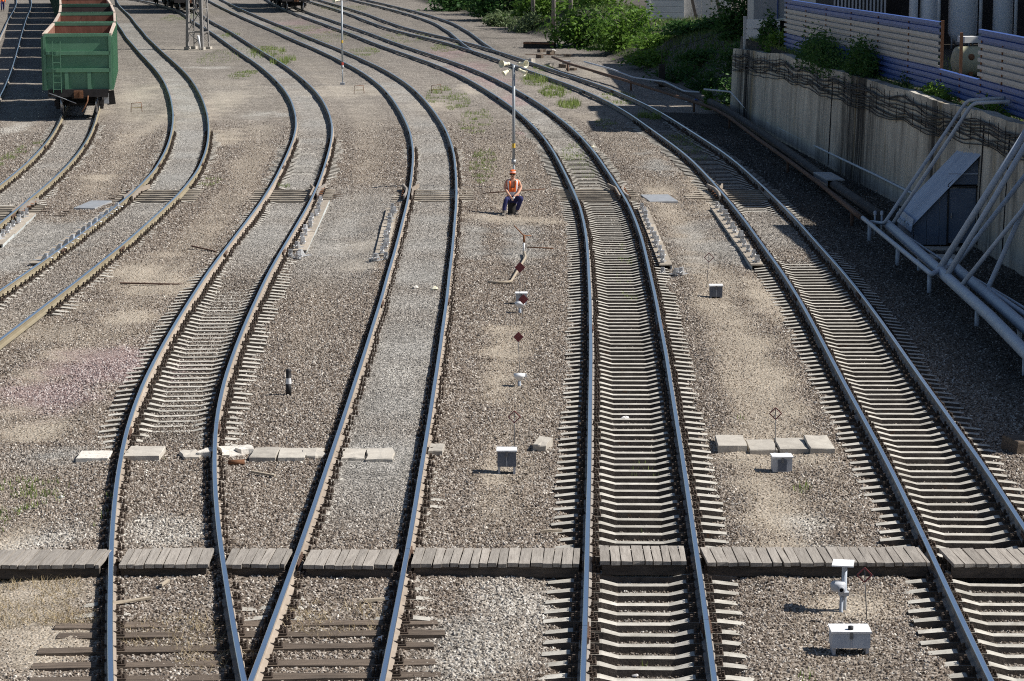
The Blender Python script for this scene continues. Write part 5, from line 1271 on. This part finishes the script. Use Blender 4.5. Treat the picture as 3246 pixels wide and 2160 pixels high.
    # hands: five fingers each, folded together; the image-right hand wears a pale glove
    for s, mat, nm in ((-1, 'skin', 'hand'), (1, 'vest_strip', 'glove')):
        x0, y0, z0 = (-.045, -.41, .575) if s < 0 else (.035, -.41, .575)
        hv = [(x0, y0, z0), (x0-s*.01, y0-.05, z0-.03)]; he = [(0, 1)]; hr = [.032, .034]
        for q in range(4):
            b0 = len(hv); off = (q-1.5)*.02
            hv += [(x0-s*.02+off*.6, y0-.075, z0-.04+off*.4), (x0-s*.045+off*.5, y0-.085, z0-.07-(.01 if q in (1, 2) else 0)), (x0-s*.05+off*.4, y0-.06, z0-.095-(.012 if q in (1, 2) else 0))]
            he += [(1, b0), (b0, b0+1), (b0+1, b0+2)]; hr += [.011, .010, .009]
        b0 = len(hv); hv += [(x0+s*.02, y0-.05, z0-.01), (x0-s*.01, y0-.085, z0-.0)]; he += [(0, b0), (b0, b0+1)]; hr += [.012, .010]
        skin_figure(nm, hv, he, hr, M[mat], e, sub=1)
    for (x, y, rz) in ((-.28, -.56, -.15), (.13, -.26, .15)):
        mb = MB(); mb.lathe([(.05, .03), (.058, .0), (.062, .06), (.056, .12), (.052, .17)], 12, 0, Matrix.Translation((0, .05, 0)))
        mb.add([(-.045, -.15, 0), (.045, -.15, 0), (.05, .1, 0), (-.05, .1, 0), (-.035, -.15, .045), (.035, -.15, .045), (.045, .05, .10), (-.045, .05, .10)],
               [(0, 3, 2, 1), (4, 5, 6, 7), (0, 1, 5, 4), (1, 2, 6, 5), (2, 3, 7, 6), (3, 0, 4, 7)])
        mb.obj('boot', [M['boot']], e, (x, y, 0), (0, 0, rz))
    return e
GZ = zg(0, 81.0)
seated_worker((.02, 81.42, GZ))
e = thing('tree_stump', 'dark stump the worker sits on', 'stump', (0, 81.42, GZ-.03))
MB().lathe([(0, 0), (.15, 0), (.135, .1), (.13, .38), (.13, .43), (0, .435)], 14).obj('trunk', [M['rubber']], e)
tag(MB().tube([(-1.0, 86.6, .03), (.1, 87.2, .05), (1.15, 87.9, .04)], .022, 6).obj('steel_rod', [M['rust_dark']]), 'long thin rod lying on the gravel behind the seated worker', 'rod')

def walking_person(loc, rz):
    e = thing('person', 'person in orange jacket and dark trousers walking at the top left corner', 'person', loc, rz)
    V_ = [(0, 0, .92), (0, 0, 1.12), (0, -.01, 1.32), (0, -.01, 1.44), (0, -.02, 1.52), (0, -.03, 1.60), (0, -.035, 1.68),
          (-.2, 0, 1.42), (-.27, .03, 1.15), (-.26, -.12, .93), (-.25, -.18, .84), (.2, 0, 1.42), (.27, .0, 1.15), (.27, -.02, .92), (.26, -.05, .82),
          (-.1, 0, .90), (-.12, -.18, .50), (-.12, -.12, .09), (.1, 0, .9), (.12, .1, .50), (.12, .32, .12)]
    E_ = [(0, 1), (1, 2), (2, 3), (3, 4), (4, 5), (5, 6), (3, 7), (7, 8), (8, 9), (9, 10), (3, 11), (11, 12), (12, 13), (13, 14), (0, 15), (15, 16), (16, 17), (0, 18), (18, 19), (19, 20)]
    r_ = [.13, .12, .14, .11, .055, .08, .09, .065, .05, .04, .035, .065, .05, .04, .035, .09, .068, .045, .09, .068, .045]
    skin_figure('body', V_, E_, r_, M['skin'], e)
    skin_figure('trousers', [(0, 0, .94), V_[15], V_[16], (-.12, -.13, .12), V_[18], V_[19], (.12, .29, .15)], [(0, 1), (1, 2), (2, 3), (0, 4), (4, 5), (5, 6)], [.15, .11, .085, .07, .11, .085, .07], M['trousers_navy'], e)
    skin_figure('jacket', [(0, 0, .88)]+[V_[i] for i in (1, 2, 3, 7, 8, 9, 11, 12, 13)], [(0, 1), (1, 2), (2, 3), (3, 4), (4, 5), (5, 6), (3, 7), (7, 8), (8, 9)], [.165, .155, .165, .125, .085, .07, .06, .085, .07, .06], M['vest_orange'], e)
    MB().lathe([(.10, 1.68), (.105, 1.72), (.07, 1.79), (0, 1.8)], 14, 0, Matrix.Translation((0, -.035, 0))).obj('cap', [M['vest_orange']], e)
    for x, y in ((-.12, -.18), (.12, .30)): MB().box((x, y-.03, .05), (.10, .27, .11), taper=.8).obj('boot', [M['boot']], e)
walking_person((-51.3, 258.8, zg(-51.3, 258.8)), .3)

# ------------------------------------------------------------------ vegetation
def tri_mesh(name, V, F, tint, mat):
    me = bpy.data.meshes.new(name)
    me.vertices.add(len(V)); me.vertices.foreach_set('co', np.asarray(V, np.float32).ravel())
    k = F.shape[1]
    me.loops.add(F.size); me.loops.foreach_set('vertex_index', F.astype(np.int32).ravel())
    me.polygons.add(len(F)); me.polygons.foreach_set('loop_start', np.arange(0, F.size, k, dtype=np.int32))
    me.update(calc_edges=True)
    a = me.attributes.new('tint', 'FLOAT', 'POINT'); a.data.foreach_set('value', np.clip(tint, 0, 1).astype(np.float32))
    me.materials.append(mat)
    return me
def leaves(n, rad, clumps, size, rng, mat, flat=.0):
    """leaf-sized faces in clumps through an ellipsoid crown standing on z=0"""
    c = rng.normal(size=(clumps, 3)); c /= np.linalg.norm(c, axis=1)[:, None]
    c *= (rng.random((clumps, 1))**.45); c[:, 2] = np.abs(c[:, 2])*1.0
    c = c*np.array(rad)*np.array([.85, .85, .88]) + np.array([0, 0, rad[2]*.10])
    w = rng.random(clumps)*.8+.5
    idx = rng.integers(0, clumps, n)
    sp = np.array(rad)*.22*w[idx][:, None]
    p = c[idx] + rng.normal(size=(n, 3))*sp
    p[:, 2] = np.maximum(p[:, 2], .02)
    d = rng.normal(size=(n, 3)); d[:, 2] = d[:, 2]*.6+.1; d /= np.linalg.norm(d, axis=1)[:, None]
    q = np.cross(d, rng.normal(size=(n, 3))); q /= np.linalg.norm(q, axis=1)[:, None]
    s = size*(.6+.8*rng.random((n, 1)))
    V = np.concatenate([p-d*s, p+q*s*.42, p+d*s, p-q*s*.42], 1).reshape(-1, 3)
    F = np.arange(4*n).reshape(n, 4)
    tint = np.repeat(rng.random(clumps)[idx]*.65 + rng.random(n)*.35, 4)
    return V, F, tint
def bush(label, x, y, rad, n, size, mat='leaf_bush', seed=0, z=None, name='bush', cat='bush', group=None):
    rng = np.random.default_rng(seed)
    e = thing(name, label, cat, (x, y, (zg(x, y) if z is None else z)-.05), 0, group)
    V, F, t = leaves(n, rad, max(8, n//55), size, rng, mat)
    place('foliage', tri_mesh('foliage', V, F, t, M[mat]), e)
    mb = MB()
    for k in range(5):
        a = k*1.3+rng.random(); mb.tube([(0, 0, 0), (rad[0]*.3*math.cos(a), rad[1]*.3*math.sin(a), rad[2]*.45), (rad[0]*.6*math.cos(a), rad[1]*.6*math.sin(a), rad[2]*.8)], .03, 5, rs=[.04, .025, .01])
    mb.obj('stem', [M['pole_wood']], e)
    return e
GB = 'bushes on the bank'
BUSH = [('bright green bush at the left of the bank near the slim poles', 5.0, 187, (2.6, 2.6, 3.0), 2600, .17, 'leaf_bush'),
 ('large bright bush in the middle of the bank', 7.6, 176, (2.8, 2.6, 3.2), 3000, .17, 'leaf_bush'),
 ('light green bush in front of the siding shed', 9.3, 169, (1.9, 2.2, .9), 1700, .16, 'leaf_bush'),
 ('dark bush below the leaning beams', 11.6, 167, (2.2, 2.2, .75), 1500, .16, 'leaf_dark'),
 ('dark bush at the right of the panelled wall', 13.8, 165, (2.0, 2.2, 1.0), 1500, .16, 'leaf_dark'),
 ('tall dark bush left of the narrow grey building', 13.4, 150, (2.0, 2.2, 3.6), 2600, .15, 'leaf_dark'),
 ('broad dark bush on the crest of the bank', 11.2, 150, (2.0, 2.4, .75), 1800, .15, 'leaf_dark'),
 ('low bush on the crest near the far end of the wall', 12.4, 137, (1.8, 2.0, 1.7), 1800, .13, 'leaf_dark'),
 ('bush hanging over the far end of the wall', 11.3, 128.2, (1.2, 1.5, 1.2), 1300, .12, 'leaf_dark'),
 ('olive shrub in the middle of the slope', 8.9, 160, (1.9, 2.2, .8), 1400, .14, 'leaf_bush'),
 ('dense shrub on the upper slope right of the thick pole', 2.9, 218, (2.8, 3.0, 2.6), 2200, .2, 'leaf_bush'),
 ('dark shrub mass at the top behind the pale shrubs', -1.0, 236, (3.4, 3.2, 2.6), 2200, .22, 'leaf_dark'),
 ('dark shrub mass at the top edge above the branch track', -5.4, 262, (3.6, 4.0, 2.4), 2200, .24, 'leaf_dark'),
 ('dark shrub mass behind the other shrubs at the top', 1.2, 250, (4.5, 4.5, 4.2), 2600, .26, 'leaf_dark'),
 ('leafy shrub on the crest above the slim poles', 6.8, 212, (3.4, 3.4, 4.0), 2800, .2, 'leaf_bush'),
 ('wide shrub on the crest behind the poles', 2.6, 236, (4.0, 4.0, 4.4), 2600, .24, 'leaf_dark'),
 ('pale feathery shrub at the left foot of the bank', 1.2, 213, (1.7, 2.0, 1.5), 1300, .16, 'leaf_pale'),
 ('pale feathery shrub second from the left at the foot of the bank', -.9, 224, (1.7, 2.2, 1.3), 1200, .17, 'leaf_pale'),
 ('small bright plant at the foot of the bank beside the wall end', 9.9, 126.6, (.55, .6, .7), 420, .09, 'leaf_bush'),
 ('bright sprig halfway up the bank beside the wall end', 10.4, 134.5, (.6, .7, .6), 350, .09, 'leaf_bush'),
 ('dark low growth on the lower slope left of the wall', 10.6, 139, (1.6, 2.0, .9), 1200, .12, 'leaf_dark'),
 ('dark low growth on the middle slope', 9.6, 147, (1.7, 2.2, .9), 1200, .12, 'leaf_dark')]
for i, (lb, x, y, rad, n, s, mt) in enumerate(BUSH):
    bush(lb, x, y, rad, n, s, mt, 200+i, group=GB)
GW = 'bushes growing along the top of the wall'
for i, (lb, x, y, z, rad, n, s, mt) in enumerate((
 ('dense dark bush spilling over the wall in front of the blue fence', 12.3, 101.8, 3.35, (.7, 5.4, 1.2), 11000, .075, 'leaf_dark'),
 ('leafy bush at the right end of the dense bush on the wall', 12.85, 93.9, 3.4, (.6, 2.6, 1.3), 5000, .075, 'leaf_dark'),
 ('tall bush with a bright tip in front of the white panel fence', 11.9, 118.6, 3.0, (.55, 1.1, 1.7), 2200, .10, 'leaf_dark'),
 ('green bush beside the far post of the metal fence', 12.0, 115.4, 3.1, (.65, 1.2, 1.1), 2000, .09, 'leaf_bush'),
 ('low weeds on the wall right of the dense bush', 13.6, 88.0, 3.5, (.35, 1.4, .55), 500, .07, 'leaf_dark'),
 ('bright weeds under the gap in the metal fence', 13.55, 82.0, 3.5, (.4, 2.4, .5), 1300, .07, 'leaf_bush'),
 ('bright weeds behind the ends of the twin slanting pipes', 14.1, 75.0, 3.55, (.5, 2.2, .55), 1200, .07, 'leaf_bush'))):
    bush(lb, x, y, rad, n, s, mt, 300+i, z, group=GW)

def blades(P, h, wd, rng, lean=.35):
    n = len(P); a = rng.random(n)*2*PI; hh = h*(.45+.8*rng.random(n)); w = wd*(.7+.6*rng.random(n))
    d = np.stack([np.cos(a), np.sin(a), np.zeros(n)], 1); l = rng.random(n)*lean; b = rng.random(n)*2*PI
    tip = P + np.stack([np.cos(b)*l*hh, np.sin(b)*l*hh, hh], 1)
    V = np.stack([P-d*w[:, None], P+d*w[:, None], tip], 1).reshape(-1, 3)
    return V, np.arange(3*n).reshape(n, 3), np.repeat(rng.random(n), 3)
def scatter(zones, per_m2, cap, rng, gate=.45):
    out = []
    for cx, cy, a, b in zones:
        a = max(a, .12); b = max(b, .3)
        n = int(min(cap, per_m2*PI*a*b)); r_ = np.sqrt(rng.random(n*3)); t = rng.random(n*3)*2*PI
        x = cx+a*r_*np.cos(t); y = cy+b*r_*np.sin(t)
        k = vnoise(x, y, .45, 60) > gate
        x, y = x[k][:n], y[k][:n]
        out.append(np.stack([x, y, terrain(x, y)-.01], 1))
    return np.concatenate(out)
rng = np.random.default_rng(5)
V, F, t = blades(scatter([(cx, cy, a*1.35, b*1.35) for cx, cy, a, b in ZONES['grass']], 60, 700, rng, .55), .13, .011, rng)
tag(place('grass', tri_mesh('grass', V, F, t, M['blade_green'])), 'thin green weeds and grass tufts growing between the tracks', 'grass', kind='stuff')
tall = scatter([(6.5, 120.6, .55, 1.3), (1.35, 148, .7, 4), (2.2, 138, .7, 4), (2.9, 129, .6, 2), (-17.0, 178, 1.3, 6), (-15.0, 168, .8, 4)], 55, 260, rng, .5)
V, F, t = blades(tall, .38, .02, rng, .5)
tag(place('tall_grass', tri_mesh('tall_grass', V, F, t, M['blade_green'])), 'taller pale green grass clumps beside the far tracks', 'grass', kind='stuff')
P = scatter(ZONES['straw'], 320, 1400, rng, .35)
V, F, t = blades(P, .10, .006, rng, 2.2)
tag(place('dry_grass', tri_mesh('dry_grass', V, F, t, M['blade_straw'])), 'dry straw coloured grass lying over the turnout timbers', 'grass', kind='stuff')
# cover of the bank
n = 42000
y = 122+rng.random(n)**.8*175; x = np.interp(y, TOE_Y, TOE_X)+rng.random(n)*9.5-.3
z = terrain(x, y); k = (z > .08) & (x > np.where(y < 125.5, wall_x(y)+.5, -99)); P = np.stack([x, y, z-.02], 1)[k]
V, F, t = blades(P, .34, .03, rng, .8)
tag(place('bank_grass', tri_mesh('bank_grass', V, F, t, M['blade_slope'])), 'rough grass covering the bank beyond the wall', 'grass', kind='stuff')
n = 9000
y = 66+rng.random(n)*58; x = wall_x(y)+.45+rng.random(n)**1.5*6
P = np.stack([x, y, terrain(x, y)-.02], 1)
V, F, t = blades(P, .20, .018, rng, .7)
tag(place('upper_grass', tri_mesh('upper_grass', V, F, t, M['blade_green'])), 'bright grass behind and under the metal fence', 'grass', kind='stuff')

# ------------------------------------------------------------------ debris and small finds
e = thing('dark_trough', 'long black trough lying at the foot of the bank', 'trough', (2.0, 186.5, zg(2.0, 186.5)), -.25)
MB().box((0, 0, .22), (2.3, .5, .42), jit=.02).obj('trough_body', [M['rubber']], e); MB().box((0, -.27, .36), (2.3, .05, .12)).obj('edge', [M['rust']], e)
slab('grey square box standing beside the start of the rust brown pipe', 3.45, 162.6, .42, .5, .42, .2, 'steel_grey', .03, .01, name='relay_box', cat='box', group=None)
for i, (x, y, l, a, mt, lb) in enumerate(((2.6, 176, 3.4, .1, 'rust', 'rusty bar lying in the rubble at the foot of the bank'), (3.1, 172.5, 2.2, -.2, 'dry_wood', 'grey plank lying in the rubble left of the rust brown pipe'),
        (-9.27, 65.0, 1.65, .0, 'rust_dark', 'straight rusty bar lying on the sand between the two left tracks'), (-8.75, 71.8, 1.3, -.9, 'rust_dark', 'thin dark bar touching the left rail of the S bend track'),
        (-5.25, 34.0, .62, .55, 'dry_wood', 'pale stick lying between the S bend rails below the planks'), (-4.9, 34.9, .30, 1.3, 'dry_wood', 'short splinter of wood below the planks between the S bend rails'),
        (-4.2, 42.1, .5, -.55, 'dry_wood', 'grey stick lying in the gravel of the fork'), (-1.9, 34.1, .3, .3, 'dry_wood', 'short pale stick inside the grey ballasted track'),
        (.6, 38.1, .34, .25, 'dry_wood', 'brown wood scrap left of the bare sleeper track above the planks'))):
    o = MB().box((0, 0, 0), (l, .05 if l < 1.5 else .07, .035), jit=.006).obj('stick' if mt == 'dry_wood' else 'steel_bar', [M[mt]], None, (x, y, zg(x, y)+.05), (0, .02, a))
    tag(o, lb, 'stick' if mt == 'dry_wood' else 'bar')
tag(MB().tube([(-.14, 0, 0), (.14, 0.02, 0)], .045, 12).obj('rusty_tube', [M['rust']], None, (-4.75, 43.0, zg(-4.75, 43)+.05), (0, 0, .1)), 'short rusty tube lying right of the S bend track', 'tube')
for i, (x, y, s, mt, lb) in enumerate(((1.55, 31.1, .14, 'litter_white', 'crumpled white wrapper between the sleepers at the bottom'), (-1.72, 32.4, .12, 'litter_white', 'white paper scrap inside the right branch of the turnout'),
        (2.15, 47.6, .18, 'litter_white', 'white lump between the rails of the bare sleeper track'), (6.6, 40.9, .2, 'rack_pale', 'crumpled pale wrapper on the sleepers of the rightmost track'),
        (8.95, 58.5, .14, 'litter_white', 'small white scrap in the shade beside the near thick pipe'), (9.1, 131.5, .28, 'litter_white', 'white bag beside the rust brown pipe'),
        (9.6, 132.5, .26, 'litter_blue', 'blue bag at the foot of the bank'), (2.9, 181, .34, 'litter_white', 'white bag in the rubble at the foot of the bank'),
        (3.32, 104.8, .2, 'cream', 'pale yellow lump on the far part of the bare sleeper track'), (-2.45, 64.0, .16, 'slab_white', 'pale stone lump inside the grey ballasted track'),
        (-1.95, 63.8, .18, 'cream', 'yellowish stone lump inside the grey ballasted track'), (-7.35, 40.6, .09, 'litter_white', 'small white stone left of the S bend track'))):
    rnd = random.Random(i); mb = MB(); n = 7
    mb.lathe([(0, 0), (s*.5, 0), (s*.55, s*.15), (s*.35, s*.35), (0, s*.42)], n, 0, None, False)
    mb.v = [(a*rnd.uniform(.6, 1.35), b2*rnd.uniform(.6, 1.35), c*rnd.uniform(.7, 1.3)) for a, b2, c in mb.v]
    tag(mb.obj('litter' if 'stone' not in lb and 'lump' not in lb else 'stone_lump', [M[mt]], None, (x, y, zg(x, y)+.01), (0, 0, rnd.random()*6)), lb, 'litter' if 'stone' not in lb and 'lump' not in lb else 'stone')
# little wire stakes by the far tracks
for i, (x, y, lb) in enumerate(((-18.3, 124.5, 'bent yellow wire frame right of the green front wagon'), (-8.2, 137.2, 'small rusty wire frame near the far lamp pole'), (-4.05, 137.2, 'small rusty wire frame between the far curves'))):
    e = thing('wire_frame', lb, 'frame', (x, y, zg(x, y)), 0, 'little wire frames in the gravel')
    MB().tube([(-.28, 0, 0), (-.26, 0, .42), (.22, 0, .46), (.26, 0, 0)], .018, 5).obj('hoop', [M['rust']], e)
    MB().bar((-.27, 0, .2), (.24, 0, .22), .02, .02).obj('cross_bar', [M['yellow_band']], e)
e = thing('short_dark_post', 'short dark post with a wire on the slope beside the rust brown pipe', 'post', (8.37, 143.0, zg(8.37, 143)))
MB().box((0, 0, .6), (.34, .34, 1.3)).obj('shaft', [M['rubber']], e); MB().tube([(0, 0, 1.2), (0, 0, 1.9)], .03, 5).obj('rod', [M['rubber']], e)
MB().tube([(-.2, 0, 1.9), (2.0, 1.0, 2.5), (4.5, 2, 3.3)], .012, 4).obj('wire', [M['cable']], e)
for i in range(9):
    rnd = random.Random(400+i); x, y = 2.2+rnd.uniform(-1.2, 2.2), 180-i*2.6
    slab(['grey', 'dark', 'broken', 'pale', 'flat', 'sharp', 'small', 'tilted', 'half buried'][i] + ' rubble block lying at the foot of the bank', x, y, rnd.uniform(.25, .6), rnd.uniform(.25, .6), rnd.uniform(.1, .3), rnd.random()*3, rnd.choice(['slab', 'rubber', 'steel_grey', 'sleeper_timber']), rnd.uniform(-.2, .2), .03, name='rubble_block', cat='rubble', group='rubble at the foot of the bank')
